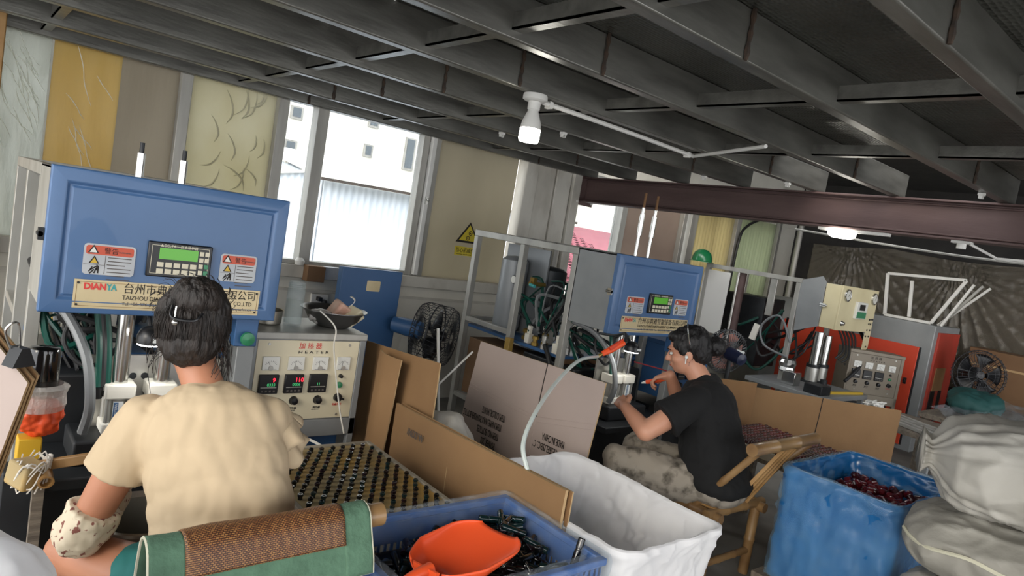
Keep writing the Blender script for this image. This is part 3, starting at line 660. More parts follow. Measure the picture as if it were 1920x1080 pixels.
# ------------------------------------------------------------------ third machine (cream box) and the far bay
r3 = thing('press_machine', 'press machine with a cream gauge box and bare steel frame near the orange cabinet', 'machine', (6.1, 2.69, 0))
b = B().box(6.1, 6.86, 2.70, 2.84, 1.10, 1.50); b.build('control_box', 'cream_enamel', r3, .004)
B().box(6.098, 6.862, 2.685, 2.70, 1.098, 1.502).build('front_door', 'cream_enamel', r3, .003)
B().box(6.74, 6.862, 2.684, 2.694, .86, 1.10).build('button_strip', 'cream_enamel', r3, .002)
for x in (6.20, 6.775):
    g = B().lathe([(0, .012), (.048, .012), (.056, .016), (.058, 0)], (x, 2.685, 1.42), axis=(0, -1, 0), n=28).build('pressure_gauge', 'chrome', r3)
    B().cyl((x, 2.672, 1.42), (x, 2.670, 1.42), .044, n=24).build('gauge_dial', 'gauge_face', g)
    B().cbox((x+.008, 2.669, 1.43), (.004, .001, .05), (0, .6, 0)).build('needle', 'ink', g)
d = B().box(6.40, 6.62, 2.66, 2.686, 1.22, 1.375).build('controller', 'meter_face', r3, .003)
B().box(6.45, 6.56, 2.656, 2.661, 1.30, 1.355).build('screen', 'black_plastic', d)
B().box(6.415, 6.605, 2.657, 2.661, 1.228, 1.285).build('key_field', 'green_button', d)
b0 = B().lathe([(0, .03), (.016, .026), (.02, .01), (.026, 0)], (6.20, 2.685, 1.165), axis=(0, -1, 0), n=14).build('door_knob', 'chrome', r3)
for i, (x, z) in enumerate(((6.765, 1.22), (6.80, 1.222), (6.835, 1.224), (6.77, 1.18), (6.81, 1.18), (6.755, 1.12), (6.82, 1.12), (6.75, 1.06), (6.815, 1.06), (6.80, .96))):
    B().cyl((x, 2.684, z), (x, 2.678, z), .009, n=8).build('button', 'black_plastic', r3)
pl = [(3.09, 1.485), (2.88, 1.554), (2.842, 1.507), (2.842, 1.10), (3.05, 1.014)]
B().prism([(-y, z) for y, z in reversed(pl)], .012, LEFT(6.1, 0, 0)).build('side_plate', 'grey_paint', r3, .002)
B().cbox((6.09, 2.83, 1.30), (.03, .05, .03)).cyl((6.08, 2.86, 1.30), (6.08, 2.79, 1.30), .008).build('latch', 'chrome', r3)
for y in (3.09, 4.08): B().box(6.08, 6.125, y-.022, y+.022, 0, 1.46).build('post', 'light_steel', r3, .003)
for y in (3.09, 4.08): B().box(6.82, 6.86, y-.022, y+.022, 0, 1.46).build('post', 'light_steel', r3, .003)
for x in (6.10, 6.84): B().box(x-.022, x+.022, 3.06, 4.10, 1.46, 1.503).build('top_rail', 'light_steel', r3, .003)
B().box(6.10, 6.84, 4.06, 4.10, 1.46, 1.50).build('top_rail', 'light_steel', r3, .003)
B().box(6.09, 6.11, 3.30, 3.37, 1.10, 1.46).build('bracket', 'aluminium', r3, .003)
B().box(6.085, 6.10, 3.81, 4.12, .80, 1.44).build('white_board', 'pvc_white', r3, .004)
B().cyl((6.16, 3.72, .60), (6.16, 3.72, 1.46), .045).build('riser_pipe', 'red_oxide', r3)
B().cyl((6.11, 3.73, .62), (6.11, 3.73, 1.46), .012).build('riser_pipe', 'aluminium', r3)
B().box(6.3, 6.7, 3.5, 4.0, .55, 1.25).build('back_box', 'black_metal', r3, .01)
for x, z in ((6.40, 1.03), (6.58, 1.00)):
    c = B().cyl((x, 2.95, .70), (x, 2.95, z), .045, n=20).build('air_cylinder', 'chrome', r3)
    B().cyl((x, 2.95, .56), (x, 2.95, .70), .06, n=20).build('cylinder_base', 'aluminium', c); B().cyl((x, 2.95, .69), (x, 2.95, .72), .062, n=20).build('clamp_ring', 'black_metal', c)
B().box(6.34, 6.66, 2.90, 3.05, .50, .56).build('die_block', 'black_metal', r3, .01)
B().box(5.75, 6.62, 2.50, 3.25, .50, .54).build('work_table', 'grey_paint', r3, .004)
for x in (5.8, 6.58):
    for y in (2.54, 3.2): B().box(x-.02, x+.02, y-.02, y+.02, 0, .50).build('table_leg', 'grey_paint', r3)
random.seed(11)
for i in range(16):
    a = (random.uniform(6.15, 6.5), random.uniform(2.95, 3.6), random.uniform(.9, 1.2)); c_ = (random.uniform(6.15, 6.6), random.uniform(3.0, 3.9), random.uniform(.6, .95))
    mid = (V(a)+V(c_))/2+V((random.uniform(-.15, .1), random.uniform(-.1, .1), random.uniform(-.25, .05)))
    hose('hose', [a, mid, c_], random.choice((.008, .011, .014)), random.choice(('green_hose', 'black_rubber', 'black_rubber', 'green_hose')), r3, 6, 6)
for i in range(5):
    x = 6.42+.07*i
    hose('hose', [(x, 2.80, 1.10), (x+.02, 2.75, 1.0), (x+.05, 2.74, .90-.03*i), (x+.02, 2.78, .82-.02*i)], .009, 'black_rubber', r3, 6, 6)
hose('hose', [(6.80, 2.76, 1.10), (6.86, 2.70, .95), (6.72, 2.66, .78), (6.55, 2.70, .62)], .016, 'black_rubber', r3)
hose('hose', [(6.07, 3.05, .90), (6.07, 3.20, 1.12), (6.07, 3.36, 1.0), (6.07, 3.30, .82), (6.07, 3.05, .76)], .011, 'grey_hose', r3)
fo = B().lathe([(.05, 0), (.075, .02), (.07, .05), (.08, .09), (.07, .12), (.03, .13)], (6.10, 3.05, .62), n=14); fo.build('foil_wrap', 'chrome', r3, smooth=False)
B().cbox((6.07, 3.42, .92), (.03, .06, .16), (.2, 0, .1)).build('valve_block', 'white_block', r3, .004)
tag(B().bar((6.05, 2.60, .552), (6.55, 2.53, .552), .03, .02).build('yellow_rule', 'yellow_lid'), 'yellow rule lying along the table of the cream box machine', 'rule')
tag(B().box(5.80, 5.98, 2.56, 2.72, .541, .62).build('tool_box', 'black_metal', bevel=.006), 'small black tool box on the table of the cream box machine', 'tool box')
tag(B().lathe([(.05, 0), (.05, .05), (.03, .055), (.03, .10), (0, .10)], (6.12, 2.70, .541), n=18).build('black_motor', 'black_metal'), 'small black motor on the table of the cream box machine', 'motor')
tag(B().box(5.90, 6.02, 2.86, 2.98, .541, .66).build('foil_box', 'chrome', bevel=.004), 'silver foil box on the table below the steel post', 'box')
# helmet on the frame
hm = B().lathe([(0, .13), (.05, .122), (.085, .09), (.10, .05), (.105, .012), (.125, .004), (.125, 0)], (5.98, 4.10, 1.504), n=28); tag(hm.build('safety_helmet', 'helmet_green'), 'shiny green safety helmet resting on the steel top rail', 'helmet')
# orange and grey cabinet
oc = thing('oven_cabinet', 'large grey cabinet with a bright orange door beside the wall of plastic', 'cabinet', (7.7, 3.0, 0))
B().box(7.35, 8.05, 2.30, 4.0, 0, 1.262).build('body', 'grey_paint', oc, .008)
B().box(7.325, 7.352, 2.40, 3.80, .05, 1.03).build('door', 'orange_paint', oc, .004)
B().box(7.335, 7.352, 2.385, 2.40, .05, 1.03).build('door_gap', 'black_metal', oc)
B().cbox((7.315, 2.46, .68), (.02, .025, .06)).cyl((7.315, 2.46, .68), (7.29, 2.46, .68), .012).build('handle', 'black_metal', oc)
B().box(7.44, 8.02, 2.28, 2.302, .25, 1.20).build('side_panel', 'orange_dull', oc, .003)
B().box(7.50, 7.62, 2.274, 2.285, .30, .62).build('slot', 'black_metal', oc); B().box(7.72, 7.80, 2.274, 2.285, .30, .62).build('slot', 'black_metal', oc)
B().box(7.52, 7.78, 2.272, 2.284, .62, .85).build('patch', 'cardboard_dark', oc)
# white window frame and poles leaning on the cabinet top
wf = thing('window_frame', 'white slanted window frame standing on top of the grey cabinet', 'frame', (7.5, 2.5, 1.264))
A_, B_, C_, D_ = (7.45, 2.87, 1.70), (7.45, 2.165, 1.74), (7.45, 2.386, 1.278), (7.45, 2.818, 1.278)
for p, q in ((A_, B_), (B_, C_), (C_, D_), (D_, A_), ((7.45, 2.63, 1.66), (7.45, 2.59, 1.30))): B().bar(p, q, .028, .03, (1, 0, 0)).build('frame_bar', 'pvc_white', wf, .003)
for i, (p, q, m, lb) in enumerate((((7.5, 2.11, 1.71), (7.5, 2.31, 1.266), 'pvc_white', 'white pole leaning against the slanted window frame'), ((7.55, 2.05, 1.71), (7.55, 2.34, 1.266), 'light_steel', 'dull grey pole leaning beside the slanted window frame'), ((7.6, 2.0, 1.70), (7.6, 2.37, 1.266), 'pvc_white', 'white pole leaning behind the dull grey one on the cabinet'))):
    tag(B().bar(p, q, .02, .025, (1, 0, 0)).build('pole', m), lb, 'pole')
# plastic sheet hung over the far wall
def sheet(u, v):
    y = 4.25-4.6*u; z = .60+1.42*v; f = .0
    for cy, cz in ((3.75, 1.95), (2.6, 1.85), (1.2, 1.95)):
        dy, dz = y-cy, cz-z; a = math.atan2(dy, dz+.12); f += (.012*math.sin(a*38+cy*3)+.008*math.sin(a*71+cy))*math.exp(-abs(dy)*.8)
    return (8.55+f+.03*N3((y*2, z*2, 0)), y, z-.05*abs(math.sin(y*1.9))*v)
tag(B().grid(sheet, 260, 60).build('plastic_sheet', 'dust_sheet'), 'dusty clear plastic sheet hung across the dark far wall', 'sheet')
ct = thing('cardboard_carton', 'wide brown carton under the plastic sheet at the far wall', 'carton', (8.25, 1.5, 0))
B().box(8.12, 8.5, .6, 2.2, 0, 1.10).build('box', 'brown_carton', ct, .006); B().box(8.112, 8.122, .6, 2.2, .93, .95).build('tape', 'card_edge', ct)
ct = thing('cardboard_carton', 'pale carton with crossed string high on the far wall', 'carton', (8.6, 1.3, 1.5))
B().box(8.60, 8.72, 1.15, 1.6, 1.62, 1.84).build('box', 'cardboard_pale', ct); B().bar((8.597, 1.18, 1.64), (8.597, 1.57, 1.82), .006, .004).bar((8.597, 1.18, 1.82), (8.597, 1.57, 1.64), .006, .004).build('string', 'ink', ct)
B().box(8.58, 8.74, 1.1, 1.65, 1.59, 1.62).build('bracket_shelf', 'dark_roof', ct)
tb = thing('packing_table', 'low table heaped with clear plastic film beside the orange cabinet', 'table', (7.3, 1.5, 0))
B().box(6.4, 8.05, .7, 2.0, .52, .56).build('tabletop', 'wood_grey', tb)
for x in (6.45, 8.0):
    for y in (.75, 1.95): B().box(x-.03, x+.03, y-.03, y+.03, 0, .52).build('leg', 'wood_grey', tb)
def heap(u, v):
    x, y = 6.5+1.5*u, .75+1.2*v; e = min(u, 1-u, v, 1-v)
    return (x, y, .57+.10*min(1, e*6)+.05*N3((x*5, y*5, 2))+.03*N3((x*14, y*14, 1)))
tag(B().grid(heap, 60, 50).build('plastic_film', 'clear_film'), 'crumpled clear plastic film spread over the low table', 'plastic')
tp = B().ell((6.95, 1.75, .68), (.26, .22, .12), n=28, m=14)
tag(tp.fuse('tarpaulin', 'tarp_green', None, .015, 3, lambda c, n: n*(.03*N3(c, 7)+.015*N3(c, 20))), 'bundled dark green tarpaulin on the plastic-covered table', 'tarpaulin')
# conveyor rail in front of the third machine
cv = thing('rail_bench', 'low bench with pale steel rails behind the brown cardboard screen', 'bench', (5.7, 1.8, 0))
B().box(5.45, 6.25, 1.55, 2.25, .50, .53).build('bench_top', 'wood_grey', cv)
for i in range(4): B().bar((5.48+.10*i, 1.56, .545), (5.78+.10*i, 2.24, .545), .035, .025).build('rail', 'light_steel', cv, .003)
for x, y in ((5.5, 1.6), (6.2, 1.6), (5.5, 2.2), (6.2, 2.2)): B().box(x-.02, x+.02, y-.02, y+.02, 0, .5).build('leg', 'grey_paint', cv)
random.seed(5); sc = B()
for i in range(14): sc.tube([(5.9+random.uniform(-.1, .1), 2.16+random.uniform(-.06, .06), .565+random.uniform(0, .05)) for _ in range(4)], .006, 5, 4)
tag(stuff(sc.build('scrap_foil', 'pvc_white')), 'tangle of white foil scraps lying on the rail bench', 'scraps')
# ------------------------------------------------------------------ fans
def fan(label, c, ax, r, dep, guard, blade, motor, base, nb=5, rad=40):
    c = V(c); f = frame(ax); root = thing('fan', label, 'fan', (c.x, c.y, 0)); P = lambda a, rr, h: c+f @ V((rr*math.cos(a), rr*math.sin(a), h))
    g = B(); wr = .0022
    for h, rr in ((0, r), (dep*.5, r*.93), (-dep*.5, r*.93), (dep*.5, r*.5), (-dep*.5, r*.5), (dep*.54, r*.22), (-dep*.54, r*.22)):
        g.tube([P(2*PI*i/28, rr, h) for i in range(28)], .005 if rr == r else .003, 5, 1, True)
    for i in range(rad):
        a = 2*PI*i/rad
        for s in (-1, 1): g.tube([P(a, r, 0), P(a+.1*s, r*.93, s*dep*.5), P(a+.2*s, r*.2, s*dep*.54)], wr, 4, 3)
    stuff(g.build('guard', guard, root))
    for i in range(nb):
        a0 = 2*PI*i/nb; bl = B()
        bl.grid(lambda u, v: P(a0+(v-.5)*(.5+.55*u), r*(.16+.70*u), (v-.5)*dep*.35), 6, 6); bl.build('blade', blade, root, solid=.003)
    B().lathe([(0, dep*.4), (r*.15, dep*.36), (r*.16, 0)], c, ax, 20).build('hub', blade, root)
    B().lathe([(0, -dep*.95-.10), (r*.26, -dep*.95-.09), (r*.30, -dep*.9), (r*.30, -dep*.45), (0, -dep*.42)], c, ax, 22).build('motor', motor, root)
    if base:
        zb = 0 if base is True else base
        q = c-f @ V((0, 0, dep*.7)); B().cyl((q.x, q.y, zb+.04), (q.x, q.y, q.z), .014).build('pole', 'black_metal', root)
        B().lathe([(.0, .05), (.05, .045), (.17, .02), (.18, 0), (0, 0)], (q.x, q.y, zb)).build('base', 'black_metal', root)
    return root
fan('black drum fan on a stand beside the blue cabinet and the wall', (2.56, 3.70, .735), (.60, -.77, -.05), .20, .22, 'wire_dark', 'black_plastic', 'deep_blue', True)
f2 = fan('pink bladed fan with a navy motor behind the person in black', (3.98, 2.42, .95), (.30, .93, .12), .145, .08, 'wire', 'fan_pink', 'navy_motor', True)
B().cbox((3.955, 2.30, .965), (.04, .05, .012), (.1, -.6, .3)).build('label_plate', 'white_label', f2)
fan('dark wide fan on the table in front of the brown carton', (7.55, 1.93, .88), (-.7, -.6, .1), .23, .12, 'wire_dark', 'black_plastic', 'black_plastic', .57)
# ------------------------------------------------------------------ ceiling lamps and conduit
bl = thing('ceiling_bulb', 'lit white LED bulb hanging from a joist by a ceramic holder', 'lamp', (1.95, 2.335, 2.105))
B().lathe([(0, .0), (.052, 0), (.055, -.006), (.055, -.024), (.045, -.03), (.03, -.032)], (1.95, 2.335, 2.105)).build('ceiling_rose', 'pvc_white', bl)
B().lathe([(.028, -.03), (.028, -.065), (.022, -.07)], (1.95, 2.335, 2.105)).build('holder', 'pvc_white', bl)
B().lathe([(.020, -.06), (.026, -.08), (.042, -.12), (.045, -.14), (.045, -.15)], (1.95, 2.335, 2.105)).build('bulb_neck', 'pvc_white', bl)
B().lathe([(.044, -.148), (.046, -.155), (.046, -.195), (.042, -.208), (.0, -.213)], (1.95, 2.335, 2.105)).build('bulb_globe', 'bulb_glow', bl)
cd = thing('conduit', 'white plastic conduit pipe running along the joist from the bulb', 'pipe', (2.6, 2.36, 2.09))
B().tube([(2.0, 2.355, 2.088), (2.6, 2.385, 2.092), (3.26, 2.42, 2.090)], .011, 8, 4).build('pipe', 'pvc_white', cd); B().tube([(3.26, 2.42, 2.090), (2.95, 1.79, 2.090)], .010, 8, 1).build('pipe', 'pvc_white', cd)
for x in (2.06, 3.2): B().cbox((x, 2.36+.05*(x-2), 2.086), (.02, .035, .03)).build('clip', 'pvc_white', cd)
for i, (x, y) in enumerate(((2.68, 3.46), (2.69, 2.90), (4.1, 2.9), (4.2, 2.32), (4.2, 1.22))):
    tag(B().cbox((x, y+.02, 2.098), (.03, .03, .014)).cbox((x-.01, y+.02, 2.085), (.006, .02, .02)).cbox((x+.01, y+.02, 2.085), (.006, .02, .02)).build('pipe_clip', 'pvc_white'), 'small empty white pipe clip screwed under a grey joist', 'clip', 'pipe clips under the joists')
l2 = thing('batten_light', 'lit round LED lamp on a white strip under the red I-beam', 'lamp', (4.6, 2.05, 1.872))
B().box(4.555, 4.60, 1.80, 2.26, 1.852, 1.872).build('strip_base', 'pvc_white', l2, .003)
B().lathe([(0, -.045), (.06, -.042), (.085, -.028), (.088, -.0), (0, 0)], (4.578, 2.10, 1.852), n=28).build('lamp_cover', 'bulb_glow', l2)
jb = thing('junction_box', 'white junction box with conduit under the red I-beam', 'box', (4.6, 1.4, 1.872))
B().box(4.56, 4.62, 1.35, 1.45, 1.857, 1.872).build('plate', 'pvc_white', jb); B().lathe([(.025, 0), (.025, -.03), (0, -.03)], (4.59, 1.4, 1.857)).build('boss', 'pvc_white', jb)
B().tube([(4.6, 1.36, 1.86), (4.7, 1.24, 1.80), (4.7, .6, 1.82)], .008, 6, 1).build('pipe', 'pvc_white', jb)
tag(B().tube([(4.9, 2.6, 1.86), (4.9, 1.8, 1.815), (4.9, 1.1, 1.80), (4.9, -1, 1.8)], .008, 6, 3).build('conduit', 'light_steel'), 'thin grey conduit pipe strung beyond the red I-beam', 'pipe')
hose_c = B().tube([(5.9, 4.55, 2.05), (5.75, 4.50, 1.98), (5.70, 4.5, 1.7), (5.72, 4.52, 1.52)], .014, 8, 6); 
tag(B().tube([(7.75, 4.58, 2.14), (7.45, 4.56, 2.02), (7.30, 4.54, 1.85), (7.29, 4.55, 1.3), (7.30, 4.55, .81)], .016, 8, 6).build('cable', 'black_rubber'), 'thick black cable looping down the wall beside the ribbed panels', 'cable')
# ------------------------------------------------------------------ things by the wall and on the heater
bc = thing('blue_panel', 'plain blue metal door panel with a worn sticker standing under the window', 'panel', (2.2, 4.2, 0))
B().box(1.985, 2.43, 4.0, 4.06, 0, 1.095).build('body', 'deep_blue', bc, .004); B().prism(rrect(-.05, .05, -.035, .035, .008), .001, FACE(2.22, 3.999, .985)).build('worn_sticker', 'name_gold', bc)
bx = thing('cardboard_carton', 'small brown box fixed to the front of the window ledge', 'carton', (2.04, 4.51, .91))
B().box(1.96, 2.09, 4.47, 4.549, .92, 1.03).build('box', 'brown_carton', bx, .003); bx2 = tag(B().box(2.10, 2.22, 4.50, 4.549, .94, 1.03).build('paper_pack', 'sticker_grey', bevel=.003), 'pale blue paper pack beside the small brown box', 'pack')
tag(B().lathe([(0, 0), (.03, 0), (.035, .03), (.02, .05), (0, .05)], (1.93, 4.56, 1.021), n=16).build('cup', 'pvc_white'), 'small white cup on the window ledge by the brown box', 'cup')
ol = thing('wall_socket', 'white wall socket with black plugs above the heater', 'socket', (2.12, 4.59, .74))
B().box(2.06, 2.19, 4.575, 4.599, .70, .82).build('plate', 'pvc_white', ol, .004); B().cbox((2.11, 4.55, .79), (.03, .05, .03)).cbox((2.15, 4.55, .77), (.025, .05, .03)).build('plug', 'black_plastic', ol, .004)
bw = thing('mixing_bowl', 'stainless steel bowl on the heater, filled with bagged packages', 'bowl', (1.44, 2.93, .916))
B().lathe([(.055, 0), (.075, .004), (.115, .035), (.135, .07), (.155, .082), (.155, .085), (.133, .075), (.11, .037), (.07, .009), (0, .008)], (1.44, 2.93, .916), n=40, cap=False).build('bowl', 'steel_bowl', bw)
tag(B().cbox((1.47, 2.93, .985), (.10, .07, .09), (.3, .5, .3)).build('snack_pack', 'pink_pack', bevel=.012), 'pink paper package lying in the steel bowl', 'package')
tag(B().cbox((1.515, 2.90, .975), (.09, .09, .05), (.2, -.6, .1)).build('snack_pack', 'cream_panel', bevel=.008), 'cream wedge-shaped package in the steel bowl', 'package')
tag(B().grid(lambda u, v: (1.50+.03*math.sin(u*3)+.02*v, 2.93+.03*(v-.5), 1.01+.075*u-.02*u*u), 8, 3).build('tissue', 'tissue', solid=.002), 'white twist of tissue poking out of the steel bowl', 'tissue')
tag(B().ell((1.37, 2.92, .965), (.06, .05, .035)).fuse('plastic_bag', 'poly_bag', None, .006, 2, lambda c, n: n*.008*N3(c, 40)), 'small crumpled clear bag in the steel bowl', 'bag')
jr = thing('glass_jar', 'tall glass jar half full of water on the heater', 'jar', (1.245, 2.93, .916))
B().lathe([(0, 0), (.037, 0), (.040, .006), (.040, .165), (.036, .172), (.036, .20), (.033, .20), (.033, .17), (.037, .163), (.037, .012), (0, .010)], (1.245, 2.93, .916), n=28, cap=False).build('glass', 'glass_jar', jr)
B().lathe([(0, .012), (.0365, .012), (.0365, .115), (0, .115)], (1.245, 2.93, .916), n=28).build('water', 'water', jr)
b = B()
for z in (.178, .188): b.tube([(1.245+.037*math.cos(a*PI/12), 2.93+.037*math.sin(a*PI/12), .916+z) for a in range(24)], .0022, 5, 1, True)
b.build('thread', 'glass_jar', jr)
pt = thing('small_pot', 'small steel pot with a black upright handle on the heater', 'pot', (1.14, 2.96, .916))
B().lathe([(0, 0), (.055, 0), (.062, .006), (.064, .062), (.067, .064), (.062, .062), (.060, .008), (0, .006)], (1.14, 2.96, .916), n=32, cap=False).build('pot', 'steel_pot', pt)
B().tube([(1.17, 3.0, .975), (1.18, 3.02, 1.02), (1.165, 3.05, 1.13)], [.006, .008, .009], 8, 4).build('handle', 'black_plastic', pt)
tag(B().tube([(1.31, 2.80, 1.01), (1.36, 2.73, .95), (1.37, 2.735, .85), (1.43, 2.73, .60), (1.46, 2.70, .47)], .0035, 6, 6).build('white_cable', 'white_cable'), 'thin white cable hanging down over the heater dial panel', 'cable')
tag(B().tube([(1.16, 2.72, .49), (1.24, 2.58, .50), (1.30, 2.45, .48), (1.32, 2.33, .52)], .006, 6, 6).build('white_cable', 'white_cable'), 'white cable arching out behind the bottle tray', 'cable')
sg = thing('warning_sign', 'yellow triangular warning sign with gear symbol on the beige panel', 'sign', (3.39, 4.62, 1.35))
B().prism([(-.125, 0), (.125, 0), (0, .175)], .002, FACE(3.39, WY+.029, 1.335)).build('border', 'ink', sg); B().prism([(-.095, 0), (.095, 0), (0, .133)], .001, FACE(3.39, WY+.0265, 1.352)).build('field', 'sign_yellow', sg)
for x, z in ((3.382, 1.375), (3.402, 1.418)):
    B().tube([(x+.016*math.cos(a*PI/8), WY+.0245, z+.016*math.sin(a*PI/8)) for a in range(16)], .003, 5, 1, True).cyl((x, WY+.0255, z), (x, WY+.024, z), .006, n=10).build('gear', 'ink', sg)
s2 = thing('warning_sign', 'yellow rectangular sign with black characters below the triangle', 'sign', (3.39, 4.62, 1.22))
B().box(3.27, 3.51, WY+.027, WY+.029, 1.225, 1.30).build('field', 'sign_yellow', s2)
text('当心机械伤人', .045, 'ink', s2, FACE(3.277, WY+.0265, 1.254), fit=.225); text('Warning mechanical injury', .014, 'ink', s2, FACE(3.285, WY+.0265, 1.232), fit=.21)
# ------------------------------------------------------------------ cardboard sheets
def card(label, TL, TR, BR, BL, m='cardboard', th=.006, bow=.01, seed=0, creases=(), texts=(), edge='card_edge'):
    TL, TR, BR, BL = map(V, (TL, TR, BR, BL)); root = thing('cardboard_sheet', label, 'cardboard', tuple((BL+BR)/2))
    ex_ = (TR-TL).normalized(); n = ex_.cross((TL-BL).normalized()).normalized(); ey = n.cross(ex_)
    def P(u, v, d=0):
        p = (TL*(1-u)+TR*u)*(1-v)+(BL*(1-u)+BR*u)*v
        return p+n*(bow*math.sin(PI*u)*math.sin(PI*(.2+.8*v))+.004*N3((u*4+seed, v*4, seed))+d)
    nu, nv = 20, 12; b = B(); f, g = [], []
    b.grid(lambda u, v: P(u, v, th/2), nu, nv); b.grid(lambda u, v: P(u, v, -th/2), nu, nv)
    b.k = 1
    for a0, a1 in (((0, 0), (1, 0)), ((1, 0), (1, 1)), ((1, 1), (0, 1)), ((0, 1), (0, 0))):
        b.grid(lambda u, v: P(a0[0]+(a1[0]-a0[0])*u, a0[1]+(a1[1]-a0[1])*u, th*(v-.5)), 20, 1)
    b.build('sheet', [m, edge], root)
    for (u0, v0, u1, v1, w_) in creases:
        B().tube([P(u0+(u1-u0)*t/8, v0+(v1-v0)*t/8, th/2) for t in range(9)], w_, 5, 1).build('crease', 'ink' if w_ > .0022 else edge if m != 'cardboard_pale' else m, root)
    for s, size, p, fit in texts:
        p = V(p); mx = Mx((-ex_, -ey, n)).transposed().to_4x4(); d = (p-TL).dot(n); u = (p-TL).dot(ex_)/(TR-TL).length
        v = -(p-TL).dot(ey)/(TL-BL).length
        mx.translation = P(min(max(u, 0), 1), min(max(v, 0), 1), th/2+.008)
        text(s, size, 'ink_grey' if m != 'cardboard_pale' else 'ink', root, mx, fit=fit)
    return root
card('tall brown cardboard sheet standing upright next to the heater cabinet', (1.655, 2.96, .845), (1.645, 2.30, .90), (1.645, 2.28, .18), (1.655, 2.97, .15), seed=1)
card('narrow brown cardboard flap with a curled pale edge against the heater side', (1.585, 2.70, .862), (1.58, 2.50, .862), (1.575, 2.55, .2), (1.58, 2.72, .2), 'cardboard', seed=2, bow=.035)
card('long low brown cardboard sheet with upside-down print beside the bottle tray', (1.585, 2.49, .672), (1.583, 1.42, .712), (1.583, 1.42, .15), (1.585, 2.49, .15), 'cardboard', .012, seed=3, creases=((.42, .25, .42, 1, .0015),),
     texts=(('AA-XX704V', .045, (1.57, 2.225, .615), .125),))
card('second brown cardboard sheet tucked right behind the long printed one', (1.605, 2.48, .675), (1.602, 1.41, .708), (1.602, 1.41, .2), (1.605, 2.48, .2), 'cardboard_dark', .006, seed=4)
card('large pale printed carton sheet with upside-down lettering left of the person in black', (2.30, 2.87, .876), (2.30, 1.946, .902), (2.30, 2.02, .002), (2.30, 3.0, .002), 'cardboard_pale', .007, .02, seed=5,
     creases=((.60, 0, .62, .30, .003), (.0, .28, .62, .30, .0020), (.0, .30, .62, .32, .0018), (.62, .30, 1, .22, .002), (.62, .33, 1, .25, .0018), (.62, .3, .66, 1, .002)),
     texts=(('ITEM COLOR: WHITE', .052, (2.29, 2.49, .56), .19), ('ITEM NAME: WAX POWDER BOTTLE', .052, (2.29, 2.50, .505), .33), ('ITEM NO. BOTTLES', .052, (2.29, 2.505, .45), .18), ('POWER_202', .052, (2.29, 2.515, .395), .12),
            ('MADE IN CHINA', .050, (2.29, 2.075, .575), .15), ('VESSEL/SBC: CN', .050, (2.29, 2.10, .525), .19)))
card('brown cardboard screen with a folded seam behind the red bottle tray', (4.04, 2.335, .75), (4.91, 1.632, .75), (4.88, 1.62, .30), (4.02, 2.32, .30), 'cardboard', .008, .015, 6, creases=((.52, 0, .50, 1, .003),))
card('lower brown cardboard strip in front of the pink fan', (3.80, 2.30, .80), (4.02, 2.18, .80), (4.02, 2.18, .3), (3.80, 2.30, .3), 'cardboard_dark', .006, .0, 7)
for i, lb in enumerate(('pale front sheet of the cardboard stack leaning beside the near machine', 'middle brown sheet of the cardboard stack leaning beside the near machine', 'rear sheet of the cardboard stack leaning beside the near machine')):
    d = V((.012*i+.004, .02*i, .005*i)); A, Bc, C = V((.08, 2.30, 1.05))+d, V((.205, 2.12, .895))+d, V((.13, 2.13, .55))+d
    card(lb, A, Bc, C, A+(C-Bc), ('cardboard_pale', 'cardboard', 'cardboard_dark')[i], .007, .003, 8+i)
# ------------------------------------------------------------------ trays of bottles
def tray(label, x0, x1, y0, y1, z):
    r_ = thing('bottle_tray', label, 'tray', ((x0+x1)/2, (y0+y1)/2, z-.04))
    B().box(x0, x1, y0, y1, z-.025, z).build('peg_board', 'tray_wood', r_)
    for a in ((x0-.018, x0, y0-.018, y1+.018), (x1, x1+.018, y0-.018, y1+.018), (x0, x1, y0-.018, y0), (x0, x1, y1, y1+.018)): B().box(*a, z-.04, z+.008).build('rim', 'tray_rim', r_, .003)
    return r_
def bench(label, x0, x1, y0, y1, z):
    r_ = thing('tray_bench', label, 'bench', ((x0+x1)/2, (y0+y1)/2, 0)); B().box(x0, x1, y0, y1, z-.025, z).build('top', 'wood_grey', r_)
    for x in (x0+.03, x1-.03):
        for y in (y0+.03, y1-.03): B().box(x-.02, x+.02, y-.02, y+.02, 0, z-.025).build('leg', 'wood_grey', r_)
tray('worn wooden peg tray full of upright black bottles beside the heater', .905, 1.375, 1.70, 2.34, .555); bench('wooden bench under the black bottle tray', .90, 1.38, 1.72, 2.34, .514)
def neck(m, r_=.0082, h=.019):
    return B().lathe([(r_*.9, 0), (r_*.9, h*.6), (r_*1.15, h*.62), (r_*1.15, h*.78), (r_*.95, h*.8), (r_*.95, h), (r_*.62, h), (r_*.62, h*.3), (0, h*.3)], n=12).mesh('bottle', m)
nm = [neck(m) for m in ('black_gloss', 'black_teal', 'black_plum', 'black_gloss')]
random.seed(21); j = 0; y = 1.73
while y < 2.33:
    x = .925+(.0215 if j % 2 else 0)
    while x < 1.365:
        o = ex(None, 'bottle', random.choice(nm), T((x+random.uniform(-.002, .002), y, .555), (random.uniform(-.06, .06), random.uniform(-.06, .06), 0)))
        tag(o, 'small glossy black bottle standing neck-up in the wooden peg tray', 'bottle', 'black bottles in the peg tray'); x += .043
    y += .0335; j += 1
tray('tray of wine red bottles behind the bamboo chair of the person in black', 3.46, 3.98, 1.52, 2.10, .55); bench('wooden bench under the wine red bottle tray', 3.46, 3.98, 1.54, 2.10, .509)
cm = [B().lathe([(.013, 0), (.013, .02), (.010, .026), (0, .026)], n=10).mesh('cap', m) for m in ('wine_gloss', 'wine_dark')]
y = 1.54; j = 0
